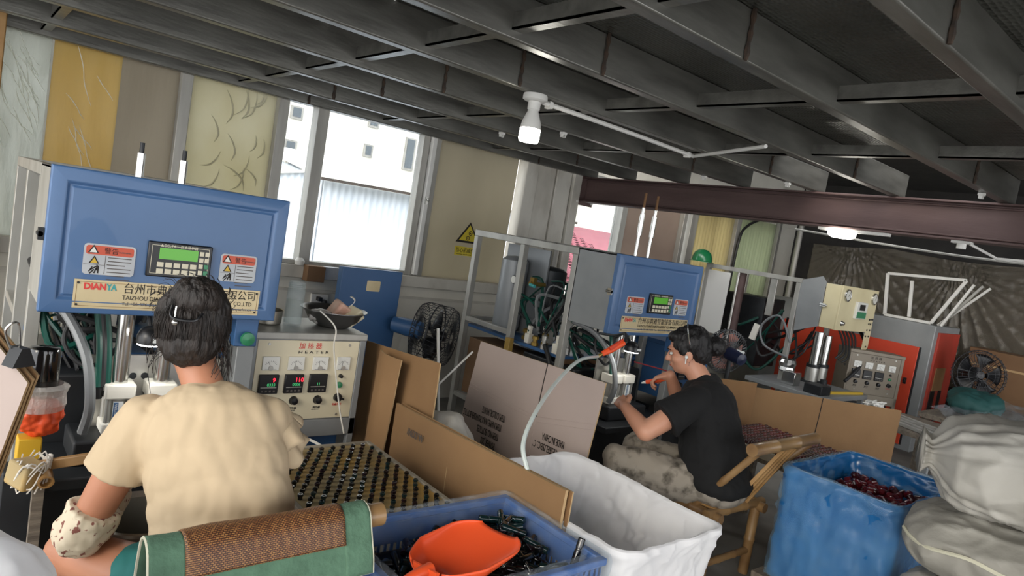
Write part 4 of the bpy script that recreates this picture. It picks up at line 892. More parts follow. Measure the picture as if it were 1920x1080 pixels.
while y < 2.09:
    x = 3.48+(.018 if j % 2 else 0)
    while x < 3.97:
        tag(ex(None, 'red_bottle', random.choice(cm), T((x, y, .55))), 'small wine red bottle standing in rows in the tray behind the chair', 'bottle', 'wine red bottles in the tray'); x += .036
    y += .033; j += 1
# ------------------------------------------------------------------ bins
def loop(x0, x1, y0, y1, r_, n):
    pts = rrect(x0, x1, y0, y1, r_, 6); pts.append(pts[0]); L = [0]
    for a, c in zip(pts, pts[1:]): L.append(L[-1]+math.hypot(c[0]-a[0], c[1]-a[1]))
    out = []; k = 0
    for i in range(n):
        d = L[-1]*i/n
        while L[k+1] < d: k += 1
        t = (d-L[k])/max(1e-9, L[k+1]-L[k]); a, c = pts[k], pts[k+1]; out.append((a[0]+(c[0]-a[0])*t, a[1]+(c[1]-a[1])*t))
    return out
def baggy(x0, x1, y0, y1, prof, r_=.04, n=140, wob=.01, fs=9, seed=0, capend=True, sag=.01, cr=0, sub=1):
    if sub > 1: prof = [tuple(a+(c-a)*t/sub for a, c in zip(p, q)) for p, q in zip(prof, prof[1:]) for t in range(sub)]+[prof[-1]]
    b = B(); rs = []; cx, cy = (x0+x1)/2, (y0+y1)/2
    for inset, z, wgt in prof:
        ring = []
        for (x, y) in loop(x0+inset, x1-inset, y0+inset, y1-inset, max(.012, r_-inset*.3), n):
            d = V((x-cx, y-cy, 0)).normalized(); f = N3((x*fs+seed, y*fs, z*1.5), 1)+.5*N3((x*fs*2.6, y*fs*2.6+seed, z*4), 1)
            if cr: f += cr/wob*((1-abs(N3((x*7+z*9+seed, y*7-z*5, z*6))))**4+.6*(1-abs(N3((x*13-z*16, y*13+z*14+seed, z*13))))**5-.5)
            ring.append(V((x, y, z+sag*wgt*N3((x*4, y*4, seed+3))))+d*wob*wgt*f)
        rs.append(ring)
    b.rings(rs, capend, capend); return b
# white cloth-lined bin
wb_ = thing('lined_bin', 'deep bin lined with white cloth between the cardboard and the bamboo chair', 'bin', (1.88, 1.55, 0))
prof = [(.08, .02, .3), (.06, .2, .6), (.035, .4, .8), (.012, .54, .6), (.0, .585, .5), (.004, .602, .5), (.014, .606, .5), (.024, .598, .5), (.032, .57, .5), (.045, .5, .9), (.06, .42, 1.2), (.075, .34, 1.2), (.10, .27, .8), (.16, .25, .3)]
baggy(1.60, 2.165, 1.17, 1.945, prof, .07, 320, .018, 11, 1, cr=.020, sub=5).build('cloth_liner', 'white_cloth', wb_, ang=180)
# blue bag-lined bin on a pallet
pl_ = thing('pallet', 'weathered wooden pallet under the blue bag bin', 'pallet', (3.36, 1.17, 0))
for i in range(6): B().box(2.98, 3.76, .88+.10*i, .965+.10*i, .10, .13).build('board', 'wood_grey', pl_, .003)
for x in (3.0, 3.34, 3.68): B().box(x, x+.08, .88, 1.46, 0, .10).build('bearer', 'wood_grey', pl_, .003)
bb_ = thing('bag_bin', 'square bin covered by a glossy blue plastic bag holding dark red stoppers', 'bin', (3.36, 1.17, .13))
prof = [(.0, .135, .6), (.0, .3, 1), (.0, .45, 1), (-.004, .58, .8), (-.006, .635, .6), (.0, .652, .5), (.010, .655, .5), (.018, .645, .5), (.022, .60, .8), (.03, .52, .8), (.05, .44, .5), (.2, .43, .2)]
baggy(3.01, 3.72, .925, 1.425, prof, .05, 280, .010, 8, 4, cr=.012, sub=5).build('blue_bag', 'bag_blue', bb_, ang=180)
prof = [(-.006, .145, 1), (-.012, .40, 1.2), (-.012, .58, 1.2), (-.014, .64, .8), (-.004, .662, .6), (.012, .662, .6), (.02, .60, 1), (.028, .54, 1)]
baggy(3.01, 3.72, .925, 1.425, prof, .05, 300, .012, 12, 9, False, cr=.020, sub=6).build('clear_overbag', 'bag_film', bb_, ang=180)
stuff(tag(B().box(3.06, 3.68, .97, 1.38, .445, .515).build('stopper_fill', 'wine_dark'), 'dark red stoppers filling the lower part of the blue bag bin', 'stoppers'))
cap2 = [B().lathe([(.017, 0), (.0175, .003), (.016, .026), (.010, .032), (0, .032)], n=12).mesh('cap', m) for m in ('wine_gloss', 'wine_dark', 'wine_gloss')]
random.seed(9)
for i in range(230):
    x, y = random.uniform(3.08, 3.66), random.uniform(.99, 1.36)
    z = .515+.05*max(0, (x-3.15)/.5)*random.uniform(.3, 1)
    tag(ex(None, 'red_stopper', random.choice(cap2), T((x, y, z), (random.uniform(0, 6), random.uniform(0, 6), random.uniform(0, 6)))), 'shiny dark red stopper lying loose in the blue bag bin', 'stopper', 'loose dark red stoppers in the blue bag bin')
# blue slatted basket with clear liner
def basket(label, z0, z1, x0=.905, x1=1.545, y0=1.205, y1=1.66):
    r_ = thing('plastic_basket', label, 'basket', ((x0+x1)/2, (y0+y1)/2, z0)); t = .012
    B().box(x0+.03, x1-.03, y0+.03, y1-.03, z0, z0+.01).build('bottom', 'bin_blue', r_)
    for a in ((x0-.012, x1+.012, y0-.012, y0+t), (x0-.012, x1+.012, y1-t, y1+.012), (x0-.012, x0+t, y0+t, y1-t), (x1-t, x1+.012, y0+t, y1-t)): B().box(*a, z1-.022, z1).build('rim', 'bin_blue', r_, .004)
    for za, zb in ((z1-.09, z1-.022), (z0+(z1-z0)*.42, z0+(z1-z0)*.5), (z0, z0+.03)):
        for a in ((x0, x1, y0, y0+t*.6), (x0, x1, y1-t*.6, y1), (x0, x0+t*.6, y0, y1), (x1-t*.6, x1, y0, y1)): B().box(*a, za, zb).build('band', 'bin_blue', r_)
    sm = B().box(-.0045, .0045, 0, .006, z0, z1-.03).mesh('slat', 'bin_blue')
    n1, n2 = 28, 20
    for i in range(n1+1):
        x = x0+(x1-x0)*i/n1; ex(r_, 'slat', sm, T((x, y0, 0))); ex(r_, 'slat', sm, T((x, y1-.006, 0)))
    for i in range(1, n2):
        y = y0+(y1-y0)*i/n2; ex(r_, 'slat', sm, T((x0+.006, y, 0), (0, 0, PI/2))); ex(r_, 'slat', sm, T((x1, y, 0), (0, 0, PI/2)))
    return r_
basket('upper blue slatted basket holding black bottles and an orange scoop', .29, .60); basket('lower blue slatted basket carrying the full one', 0, .285)
prof = [(-.030, .53, .8), (-.030, .575, .7), (-.026, .608, .4), (.0, .618, .3), (.026, .606, .4), (.036, .56, .7), (.040, .50, .8), (.046, .46, .6)]
tag(baggy(.905, 1.545, 1.205, 1.66, prof, .02, 320, .007, 14, 2, False, cr=.010, sub=6).build('basket_liner', 'clear_film', ang=180), 'clear crinkled plastic liner folded over the blue basket rim', 'liner')
stuff(tag(B().box(.93, 1.52, 1.23, 1.64, .31, .495).build('bottle_fill', 'black_plastic'), 'black bottles filling the lower part of the blue basket', 'bottles'))
tmesh = []
for m, L in (('black_gloss', .085), ('black_gloss', .10), ('black_teal', .085), ('black_plum', .07)):
    tmesh.append(B().lathe([(0, 0), (.0105, .001), (.0115, .004), (.0115, L*.62), (.0095, L*.64), (.0095, L*.68), (.0115, L*.70), (.0115, L*.97), (.009, L), (0, L)], n=12).mesh('bottle', m))
random.seed(13)
for i in range(270):
    x, y = random.uniform(.96, 1.49), random.uniform(1.26, 1.60)
    hgt = .520+.060*max(0, min(1, (x-1.05)/.4))*max(.2, min(1, (y-1.22)/.3))
    z = hgt-.045*random.random(); a = random.uniform(0, 2*PI); el = random.uniform(-.35, .35)
    L = .08; d = V((math.cos(a)*math.cos(el), math.sin(a)*math.cos(el), math.sin(el)))
    p = V((x, y, z))-d*L/2
    if not (.935 < p.x < 1.515 and 1.235 < p.y < 1.63 and .935 < p.x+d.x*.09 < 1.515 and 1.235 < p.y+d.y*.09 < 1.63): continue
    tag(ex(None, 'tube_bottle', random.choice(tmesh), T(p, z=d)), 'loose glossy black tube bottle lying in the blue basket', 'bottle', 'loose black bottles in the blue basket')
tag(ex(None, 'tube_bottle', tmesh[1], T((1.495, 1.27, .535), z=(.35, .1, .9))), 'black tube bottle sticking up at the corner of the blue basket', 'bottle')
# orange scoop
so_ = thing('scoop', 'bright orange plastic scoop lying on the black bottles', 'scoop', (1.2, 1.4, .55))
ax = V((.93, .18, .10)).normalized(); sd = V((-.30, .95, 0)).normalized(); nn = ax.cross(sd).normalized()
O = V((1.02, 1.345, .580))
def scoop(u, v, off=0):                          # u along, v around the trough
    L = .29; w_ = .112*(.46+.54*min(1, u*3.0)**.6)*(1 if u < .72 else math.sqrt(max(0, 1-((u-.72)/.29)**2*.75)))
    a = (v-.5)*PI*1.02; d = .072*(.5+.5*min(1, u*3))*(1-.85*max(0, (u-.25)/.75)**1.4)
    back = 0 if u > 0 else 0
    return O+ax*L*u+sd*math.sin(a)*w_+nn*(-math.cos(a)*d+.03)
b = B().grid(scoop, 24, 24); b.build('pan', 'orange_plastic', so_, solid=.004, ang=60)
B().rings([[O+sd*math.sin((v/12-.5)*PI*1.02)*.045+nn*(-math.cos((v/12-.5)*PI*1.02)*.036+.03) for v in range(13)], [O-ax*.006+sd*math.sin((v/12-.5)*PI*1.02)*.04+nn*(-math.cos((v/12-.5)*PI*1.02)*.03+.03) for v in range(13)]]).build('back_wall', 'orange_plastic', so_)
B().tube([O+nn*.015+ax*.015, O-ax*.04+nn*.022, O-ax*.10+nn*.012, O-ax*.15+nn*.0], [.020, .014, .0135, .015], 12, 6).build('handle', 'orange_plastic', so_)
# ------------------------------------------------------------------ sacks
def sack(label, c, L, w_, h, rz, m, seed, tie=False, seam=True, rx=0):
    root = thing('sack', label, 'sack', (c[0], c[1], c[2]-h), rz); M_ = T(c, (rx, 0, rz)); n, k = 120, 110
    b = B(); b.M = M_; rs = []
    for i in range(k+1):
        t = -1+2*i/k; e = (1-abs(t)**3.2)**.42 if abs(t) < 1 else 0; x = L*t
        if tie and t > .80: e = max(.16, e*(1-.9*((t-.80)/.2)))+(.14*max(0, (t-.93)/.07)); x = L*(.80+(t-.80)*.9)
        e = max(e, .03); ring = []
        for j in range(n):
            a = 2*PI*j/n; ca, sa = math.cos(a), math.sin(a)
            y = w_*e**.8*math.copysign(abs(ca)**.75, ca); z = h*e*math.copysign(abs(sa)**.8, sa)
            d = .02*N3((x*5+seed, y*5, z*5))+.010*N3((x*14, y*14+seed, z*14))+.016*(1-abs(N3((x*4+seed, y*9, z*9))))**5+.010*(1-abs(N3((x*10, y*13+seed, z*10))))**5
            if tie and t > .3: d += .012*((t-.3)/.7)*math.sin(a*15+3*N3((a*2, 0, seed)))*min(1, e*2)
            nr = V((0, y, z)).normalized(); ring.append(V((x, y, z))+nr*d)
        rs.append(ring)
    b.rings(rs); b.build('bag', m, root, ang=180)
    if seam:
        q = B(); q.M = M_; q.tube([(L*t, w_*(1-abs(t)**3.2)**.34+.012, .03*N3((t*3, seed, 0))+h*.12) for t in [-.97+i*.0485 for i in range(41)]], .007, 6, 1); q.build('seam', 'piping', root)
    if tie:
        q = B(); q.M = M_; q.tube([(L*.955, .05*math.cos(i*PI/6), .055*math.sin(i*PI/6)) for i in range(12)], .006, 5, 1, True); q.build('tie', 'clear_hose', root)
    return root
sack('full white sack with a gathered tied neck, topmost of the stack', (2.99, .42, .955), .47, .29, .165, PI/2+.42, 'sack_white', 1, True, False)
sack('greyish sack with a stitched seam, second from the top of the stack', (3.03, .42, .645), .47, .31, .128, PI/2+.2, 'sack_grey', 2)
sack('white sack, third from the top of the stack', (3.02, .41, .37), .46, .31, .120, PI/2+.15, 'sack_white', 3, False, False)
sack('white sack at the bottom of the stack on the floor', (3.03, .40, .12), .46, .32, .112, PI/2+.1, 'sack_white', 4, False, False)
sack('white sack slumped beside the blue bag bin', (4.10, 1.22, .27), .30, .24, .27, .4, 'sack_white', 5, False, False)
tag(B().ell((2.98, .30, 1.11), (.10, .11, .075)).fuse('cloth_bundle', 'black_cloth', None, .008, 3, lambda c, n: n*.015*N3(c, 18)), 'dark cloth bundle lying on the topmost white sack', 'cloth')
sack('white cloth sack beside the leaning cardboard stack', (-.095, 1.31, .445), .34, .27, .445, .3, 'white_cloth', 6, False, False)
bgw = B().ell((1.80, 2.40, .42), (.15, .14, .235)); tag(bgw.fuse('plastic_sack', 'sack_white', None, .01, 2, lambda c, n: n*(.025*N3(c, 9)+.012*N3(c, 24))), 'creased white plastic sack standing behind the long brown cardboard', 'sack')
B2 = tag(B().box(1.69, 1.92, 2.28, 2.52, 0, .19).build('stool', 'wood_grey', bevel=.01), 'low wooden block under the creased white plastic sack', 'block')
# ------------------------------------------------------------------ odds and ends at the left
vt = thing('steel_tub', 'round stainless steel tub in front of the person in cream', 'tub', (.53, 2.13, 0))
B().lathe([(0, 0), (.135, 0), (.14, .01), (.14, .47), (.15, .475), (.152, .485), (.148, .49), (.135, .475), (.134, .02), (0, .015)], (.53, 2.13, 0), n=40, cap=False).build('tub', 'steel_pot', vt)
st = tag(B().box(.20, .31, 2.50, 2.60, 0, .50).build('pedestal', 'black_metal', bevel=.008), 'black metal pedestal at the left of the near machine', 'pedestal')
tag(B().box(.235, .30, 2.51, 2.575, .50, .60).build('yellow_block', 'yellow_paint', bevel=.004), 'yellow painted block on the black pedestal', 'block')
ob = B().ell((.285, 2.545, .665), (.07, .05, .065)); tag(ob.fuse('snack_bag', ['orange_plastic'], None, .005, 2, lambda c, n: n*(.012*N3(c, 30)+.006*N3(c, 70))), 'orange and clear crinkled snack bag on the yellow block', 'bag')
tag(B().lathe([(.068, 0), (.074, .02), (.070, .05), (.078, .075), (.06, .085)], (.285, 2.545, .69), n=26, cap=False).build('plastic_wrap', 'poly_bag', smooth=False), 'clear wrapper crumpled around the orange snack bag', 'wrapper')
tag(B().lathe([(0, 0), (.045, 0), (.047, .01), (.047, .13), (.043, .145), (0, .15)], (.285, 2.56, .74), n=28).build('black_cup', 'black_gloss'), 'glossy black cup standing on the orange snack bag', 'cup')
hb = thing('wrapped_handle', 'twine-wrapped wooden lever with a bamboo stub beside the near machine', 'lever', (.3, 2.4, .5))
B().bar((.27, 2.44, .535), (.55, 2.26, .635), .025, .03).build('bar', 'bamboo_pale', hb, .003); B().cbox((.255, 2.40, .53), (.07, .09, .075), (.1, .1, .5)).build('block', 'tray_wood', hb, .008)
B().lathe([(.020, 0), (.022, .06), (.016, .06), (.014, .01), (0, .01)], (.30, 2.40, .535), axis=(.0, -.95, -.25), n=18).build('bamboo_stub', 'bamboo_pale', hb)
tw = B(); random.seed(4)
for i in range(14):
    a = random.uniform(0, 6); tw.tube([(.27+.05*math.cos(a+k)*random.uniform(.7, 1), 2.40+.055*math.sin(a+k), .535+.05*math.sin(k*2+a)) for k in range(5)], .0025, 4, 4)
stuff(tw.build('twine', 'tissue', hb))
B().bar((.29, 2.41, .50), (.29, 2.41, 0), .03, .03).build('stand_post', 'wood_grey', hb)
# clamp on the machine post
cl = thing('spring_clip', 'black binder clip gripping the top of the leaning cardboard stack', 'clip', (.17, 2.17, .93))
B().prism([(-.03, 0), (.03, 0), (.01, .05), (-.01, .05)], .045, T((.175, 2.17, .935), (PI/2, 0, .5))).build('jaw', 'black_metal', cl); B().tube([(.165, 2.16, .98), (.15, 2.15, 1.03), (.175, 2.15, 1.05), (.185, 2.16, .98)], .003, 5, 5).build('wire_arm', 'chrome', cl)
# air gun and its clear hose
gn = thing('air_gun', 'orange air gun hanging with a clear hose beside the machine lamp', 'air gun', (2.6, 2.2, .97))
B().tube([(2.57, 2.235, .965), (2.62, 2.21, 1.0), (2.67, 2.19, 1.035)], [.013, .017, .015, .013], 10, 4).build('barrel', 'orange_plastic', gn); B().bar((2.58, 2.20, 1.0), (2.67, 2.20, 1.045), .012, .02).build('trigger_lever', 'orange_paint', gn, .003)
B().cyl((2.57, 2.235, .965), (2.55, 2.242, .95), .009).build('hose_joint', 'brass', gn)
tag(B().tube([(2.55, 2.242, .95), (2.25, 2.09, .965), (1.976, 1.941, .905), (1.73, 1.78, .835), (1.615, 1.69, .765), (1.59, 1.62, .70)], .0085, 8, 8).build('clear_hose', 'clear_hose'), 'clear plastic hose arcing from the orange air gun to the long cardboard', 'hose')
tag(B().tube([(2.67, 2.19, 1.035), (2.80, 2.30, 1.06), (2.95, 2.50, 1.01), (3.05, 2.70, .98)], .008, 7, 8).build('air_hose', 'black_rubber'), 'black air hose from the orange air gun to the machine frame', 'hose')
# props leaning under the second machine
tag(B().bar((2.28, 3.27, .86), (2.36, 3.14, .002), .012, .012).build('rod', 'pvc_white'), 'thin white rod leaning upright near the drum fan', 'rod'); tag(B().bar((2.44, 3.11, .76), (2.18, 3.29, .34), .010, .010).build('rod', 'pvc_white'), 'thin white rod slanting across the dark gap by the drum fan', 'rod')
tag(B().box(3.12, 3.5, 3.05, 3.09, .30, .73).build('brown_board', 'brown_carton'), 'brown board standing below the shelf of the farther blue machine', 'board')
tag(B().box(2.98, 3.02, 3.42, 3.47, 0, .78).build('yellow_post', 'gold_post', bevel=.004), 'mustard yellow post behind the pale printed carton sheet', 'post')
# ------------------------------------------------------------------ bamboo chairs
def bamboo_pole(a, b_, r_, name, root, nodes=3, m='bamboo'):
    a, b_ = V(a), V(b_); d = b_-a; L = d.length; prof = [(0, 0), (r_, 0)]; k = nodes+1
    for i in range(1, k):
        h = L*i/k; prof += [(r_*.97, h-.012), (r_*1.10, h-.003), (r_*1.10, h+.003), (r_*.97, h+.012)]
    prof += [(r_, L), (r_*.72, L), (r_*.70, L-.012), (0, L-.012)]
    return B().lathe(prof, a, d, 18).build(name, m, root)
def bamboo_chair(label, x0, x1, yb, yf, zs, pole, z_t, back_in=.03):
    """x0..x1 seat width, yb rear, yf front, pole = top rail ends"""
    r_ = thing('bamboo_chair', label, 'chair', ((x0+x1)/2, (yb+yf)/2, 0)); q = .025
    for x in (x0, x1):
        bamboo_pole((x, yf, 0), (x, yf, zs), q, 'leg', r_, 1); bamboo_pole((x, yb, 0), (x, yb, zs), q, 'leg', r_, 1)
        bamboo_pole((x, yb-.05, zs), (x, yf+.04, zs), q, 'seat_rail', r_, 2)
    bamboo_pole((x0-.05, yb, zs+.012), (x1+.05, yb, zs+.012), q*.9, 'seat_rail', r_, 2); bamboo_pole((x0-.05, yf, zs+.012), (x1+.05, yf, zs+.012), q*.9, 'seat_rail', r_, 2)
    n = 9
    for i in range(n): x = x0+.02+(x1-x0-.04)*i/(n-1); B().box(x-.017, x+.017, yb, yf, zs+.026, zs+.036).build('seat_slat', 'bamboo_pale', r_, .002)
    for z in (.12,):
        bamboo_pole((x0, yb, z), (x1, yb, z), q*.7, 'stretcher', r_, 2); bamboo_pole((x0, yf, z), (x1, yf, z), q*.7, 'stretcher', r_, 2)
    a, b_ = V(pole[0]), V(pole[1]); bamboo_pole(a, b_, .029, 'top_rail', r_, 2)
    d = (b_-a).normalized()
    bamboo_pole((x0, yb+.10, zs+.01), a+d*.05+V((0, .0, -.02)), .017, 'back_post', r_, 1); bamboo_pole((x1, yb+.10, zs+.01), b_-d*.05+V((0, 0, -.02)), .017, 'back_post', r_, 1)
    for i in range(4):
        t = .30+.13*i; p = V((x0+(x1-x0)*t, yb, zs+.02)); e = a+d*(b_-a).length*(t*.5+.36)+V((0, 0, -.02)); B().bar(p, e, .018, .010, (1, 0, 0)).build('back_slat', 'bamboo_pale', r_, .002)
    return r_
bamboo_chair('bamboo chair of the person in cream, a woven mat over its top rail', .42, .84, 1.47, 1.86, .40, ((.375, 1.42, .727), (.905, 1.42, .737)), .73)
bamboo_chair('bamboo chair with bare slatted back under the person in black', 2.80, 3.19, 1.61, 2.0, .355, ((2.78, 1.47, .722), (3.37, 1.47, .732)), .73)
# woven mat over the first chair
wv = bpy.data.materials.new('weave'); wv.use_nodes = True; N_ = wv.node_tree.nodes; L_ = wv.node_tree.links; MT['weave'] = wv
tc_ = N_.new('ShaderNodeUVMap'); bk = N_.new('ShaderNodeTexBrick'); bk.offset = .5; bk.inputs['Scale'].default_value = 1
bk.inputs['Brick Width'].default_value = .0075; bk.inputs['Row Height'].default_value = .0042; bk.inputs['Mortar Size'].default_value = .0009
bk.inputs['Color1'].default_value = (*lin('#9c7142'), 1); bk.inputs['Color2'].default_value = (*lin('#7c4f2c'), 1); bk.inputs['Mortar'].default_value = (*lin('#3c2216'), 1)
L_.new(tc_.outputs[0], bk.inputs[0]); L_.new(bk.outputs[0], N_['Principled BSDF'].inputs['Base Color']); N_['Principled BSDF'].inputs['Roughness'].default_value = .5
bpn = N_.new('ShaderNodeBump'); bpn.inputs['Strength'].default_value = .6; bpn.inputs['Distance'].default_value = .003; bpn.invert = True
L_.new(bk.outputs[1], bpn.inputs['Height']); L_.new(bpn.outputs[0], N_['Principled BSDF'].inputs['Normal'])
mt_ = thing('seat_mat', 'woven cane mat with green cloth border draped over a bamboo chair rail', 'mat', (.63, 1.42, .60))
prof_ = smooth_path([(.085, -.24), (.06, -.13), (.045, -.03), (.028, .025), (0, .036), (-.030, .022), (-.052, -.02), (-.072, -.065), (-.085, -.105)], 5)
cum = [0]
for a, c in zip(prof_, prof_[1:]): cum.append(cum[-1]+(c-a).length)
def drape(s):
    s = min(max(s, 0), cum[-1]-1e-6); k = max(i for i in range(len(cum)) if cum[i] <= s); k = min(k, len(prof_)-2)
    t = (s-cum[k])/(cum[k+1]-cum[k]); return prof_[k]*(1-t)+prof_[k+1]*t
ML, MR, TOT = .362, .855, cum[-1]
def matp(u, s, off=0):
    x = ML+(MR-ML)*u; p = drape(s); q = drape(s+.004); t = (q-p).normalized() if (q-p).length > 1e-7 else V((-.2, -1)); nn_ = V((t.y, -t.x))
    w_ = .006*N3((x*9, s*9, 1)); return V((x, 1.42+p.x-nn_.x*(off+w_), .728+.01*(x-.37)/.5+p.y-nn_.y*(off+w_)))
def mpart(name, m, u0, u1, s0, s1, off, nu, nv):
    b = B().grid(lambda u, v: matp(u0+(u1-u0)*u, s0+(s1-s0)*v, off), nu, nv); me_o = b.build(name, m, mt_, solid=.006); me = me_o.data
    uv = me.uv_layers.new(name='UVMap')
    for lp in me.loops:
        i = lp.vertex_index % (nu+1); j_ = lp.vertex_index//(nu+1); uv.data[lp.index].uv = ((u0+(u1-u0)*i/nu)*(MR-ML), s0+(s1-s0)*j_/nv)
    return me_o
mpart('woven_panel', 'weave', .14, .86, .06, TOT-.075, 0, 40, 40)
mpart('green_border', 'mat_green', 0, .145, 0, TOT, .003, 10, 44); mpart('green_border', 'mat_green', .855, 1, 0, TOT, .003, 10, 44)
mpart('green_border', 'mat_green', .13, .87, TOT-.08, TOT, .004, 40, 10); mpart('green_border', 'mat_green', .13, .87, 0, .065, .003, 40, 8)
B().tube([matp(u/20, TOT-.002, .004) for u in range(21)], .0035, 6, 1).build('piping', 'piping', mt_); 
for u in (0, 1): B().tube([matp(u, TOT*s/40, .003) for s in range(41)], .0035, 6, 1).build('piping', 'piping', mt_)
# ------------------------------------------------------------------ people
def hand(b, wrist, d, upv, side, curl=(.5, .6, .5), spread=.012, sc=1.0):
    d = V(d).normalized(); u = V(upv); u = (u-d*u.dot(d)).normalized(); s = d.cross(u); w_ = V(wrist)
    b.ell(w_+d*.045*sc, V((.030, .047, .015))*sc, Mx((s, d, u)).transposed(), 16, 10); b.cap(w_, w_+d*.03*sc, .022*sc, .024*sc)
    for i, L in enumerate((.88, 1.0, .95, .76)):
        base = w_+d*(.078-.004*abs(i-1.3))*sc+s*(-.027+.018*i)*sc*side; p = base; a = 0
        b.cap(w_+d*.05*sc+s*(-.02+.0135*i)*sc*side, base, .011*sc, .0098*sc)
        for ph, (l, c) in enumerate(zip((.040, .026, .020), curl)):
            a += c*(1+.08*i); q = p+(d*math.cos(a)-u*math.sin(a))*l*L*sc; b.cap(p, q, (.0092-.0008*ph)*sc, (.0086-.0010*ph)*sc, 10); p = q
    t0 = w_+d*.022*sc-s*.022*sc*side; t1 = t0+(d*.6-s*.75*side-u*.25).normalized()*.038*sc; t2 = t1+(d*.9-s*.1*side-u*.45).normalized()*.030*sc; t3 = t2+(d*.8+s*.35*side-u*.4).normalized()*.022*sc
    b.cap(t0, t1, .014*sc, .0115*sc, 10); b.cap(t1, t2, .011*sc, .0098*sc, 10); b.cap(t2, t3, .0096*sc, .008*sc, 10)
def head(b, c, f, upv, k=1.0):
    f = V(f).normalized(); u = V(upv); u = (u-f*u.dot(f)).normalized(); s = f.cross(u); M_ = Mx((s, f, u)).transposed(); P = lambda x, y, z: V(c)+M_ @ V((x, y, z))*k
    b.ell(P(0, -.012, .028), V((.074, .090, .082))*k, M_); b.ell(P(0, .022, -.035), V((.060, .062, .078))*k, M_); b.ell(P(0, .050, -.078), V((.030, .028, .026))*k, M_)
    b.ell(P(.032, .050, -.028), V((.030, .028, .028))*k, M_); b.ell(P(-.032, .050, -.028), V((.030, .028, .028))*k, M_)
    b.cap(P(0, .080, .012), P(0, .100, -.026), .008*k, .0125*k, 10); b.ell(P(0, .088, -.030), V((.017, .012, .009))*k, M_)
    b.ell(P(0, .079, -.052), V((.024, .012, .006))*k, M_); b.ell(P(0, .077, -.064), V((.020, .012, .007))*k, M_); b.ell(P(0, .074, .026), V((.055, .016, .012))*k, M_)
    for e in (-1, 1):
        b.ell(P(e*.074, -.008, -.012), V((.009, .020, .031))*k, M_, 12, 8); b.ell(P(e*.075, .0, -.038), V((.008, .010, .011))*k, M_, 10, 8)
    return P, M_
def eyes(root, P, M_, k=1.0):
    for e in (-1, 1):
        w_ = B().ell(P(e*.031, .0755, .003), V((.0145, .009, .0075))*k, M_, 14, 8).build('eye', 'meter_face', root); B().ell(P(e*.031, .0825, .002), V((.006, .0035, .0062))*k, M_, 10, 8).build('iris', 'ink', w_)
        B().tube([P(e*.014, .090, .023), P(e*.032, .089, .029), P(e*.050, .076, .023)], .0028*k, 6, 4).build('eyebrow', 'hair', root)
    B().tube([P(-.02, .0875, -.058), P(0, .091, -.0575), P(.02, .0875, -.058)], .0022*k, 6, 4).build('lips', 'orange_dull', root)
# --- person in cream, back to us
p1 = thing('person', 'seated person in a cream blouse with pinned-up dark hair, seen from behind', 'person', (.61, 1.64, 0))
rr = V((.88, -.46, .10)).normalized(); ff = V((.46, .88, 0)).normalized()
Ls, Rs, nb, hc = V((.435, 1.840, .868)), V((.688, 1.697, .908)), V((.553, 1.785, .962)), V((.530, 1.865, 1.098))
Le, Lw = V((.332, 1.885, .575)), V((.47, 2.15, .60)); Re, Rw = V((.775, 1.80, .64)), V((.70, 2.06, .64))
RB = Mx((rr, V((-rr.y, rr.x, 0)).normalized(), rr.cross(V((-rr.y, rr.x, 0)).normalized()))).transposed()
b = B()
b.ell((.575, 1.735, .83), (.140, .09, .12), RB); b.ell((.60, 1.665, .70), (.140, .10, .15), RB); b.ell((.615, 1.625, .53), (.165, .13, .12), RB)
b.cap(Ls, Rs, .05, .05); b.chain([nb-V((0, 0, .06)), nb, hc-V((0, .0, .05))], [.06, .050, .050])
P1f = head(b, hc, (.42, .86, -.22), (0, .1, 1))
b.chain([Ls, (Ls+Le)/2, Le], [.052, .050, .042]); b.chain([Le, (Le+Lw)/2, Lw], [.044, .038, .027]); b.chain([Rs, (Rs+Re)/2, Re], [.05, .047, .04]); b.chain([Re, (Re+Rw)/2, Rw], [.042, .036, .027])
hand(b, Lw, (.5, .8, .1), (0, -.1, 1), 1); hand(b, Rw, (-.4, .85, .05), (0, -.1, 1), -1)
for hp, kn, an, ft in (((.535, 1.655, .475), (.325, 2.02, .455), (.33, 1.98, .09), (.30, 2.10, .04)), ((.70, 1.60, .475), (.80, 2.02, .455), (.81, 1.98, .09), (.83, 2.10, .04))):
    b.chain([hp, (V(hp)+V(kn))/2, kn, an, ft], [.085, .075, .058, .036, .03])
b.fuse('body', 'skin', p1, .006, 5); eyes(p1, *P1f)
# blouse
def wr(c, n): return n*(.008*N3((c.x*9, c.y*9, c.z*5))+.006*abs(N3((c.x*17+c.z*9, c.y*17, c.z*6)))+.003*N3((c.x*34, c.y*34, c.z*14)))
b = B()
b.ell((.570, 1.735, .85), (.176, .118, .152), RB); b.ell((.584, 1.702, .775), (.176, .120, .16), RB); b.ell((.598, 1.668, .70), (.172, .122, .17), RB); b.ell((.606, 1.648, .62), (.178, .136, .15), RB); b.ell((.612, 1.632, .56), (.184, .145, .11), RB)
b.cap(Ls+V((.02, -.01, .0)), Rs+V((-.02, .01, .0)), .066, .066); b.chain([nb-V((0, 0, .08)), nb+V((0, -.006, -.030))], [.100, .072])
hl = Ls+(Le-Ls)*.46; b.chain([Ls, Ls*.5+hl*.5], [.068, .074]); b.cyl(Ls, hl, .064, .084, 20)
hr = Rs+(Re-Rs)*.42; b.chain([Rs, Rs*.5+hr*.5], [.062, .068]); b.cyl(Rs, hr, .060, .074, 20)
b.fuse('blouse', 'cream_cloth', p1, .006, 9, wr)
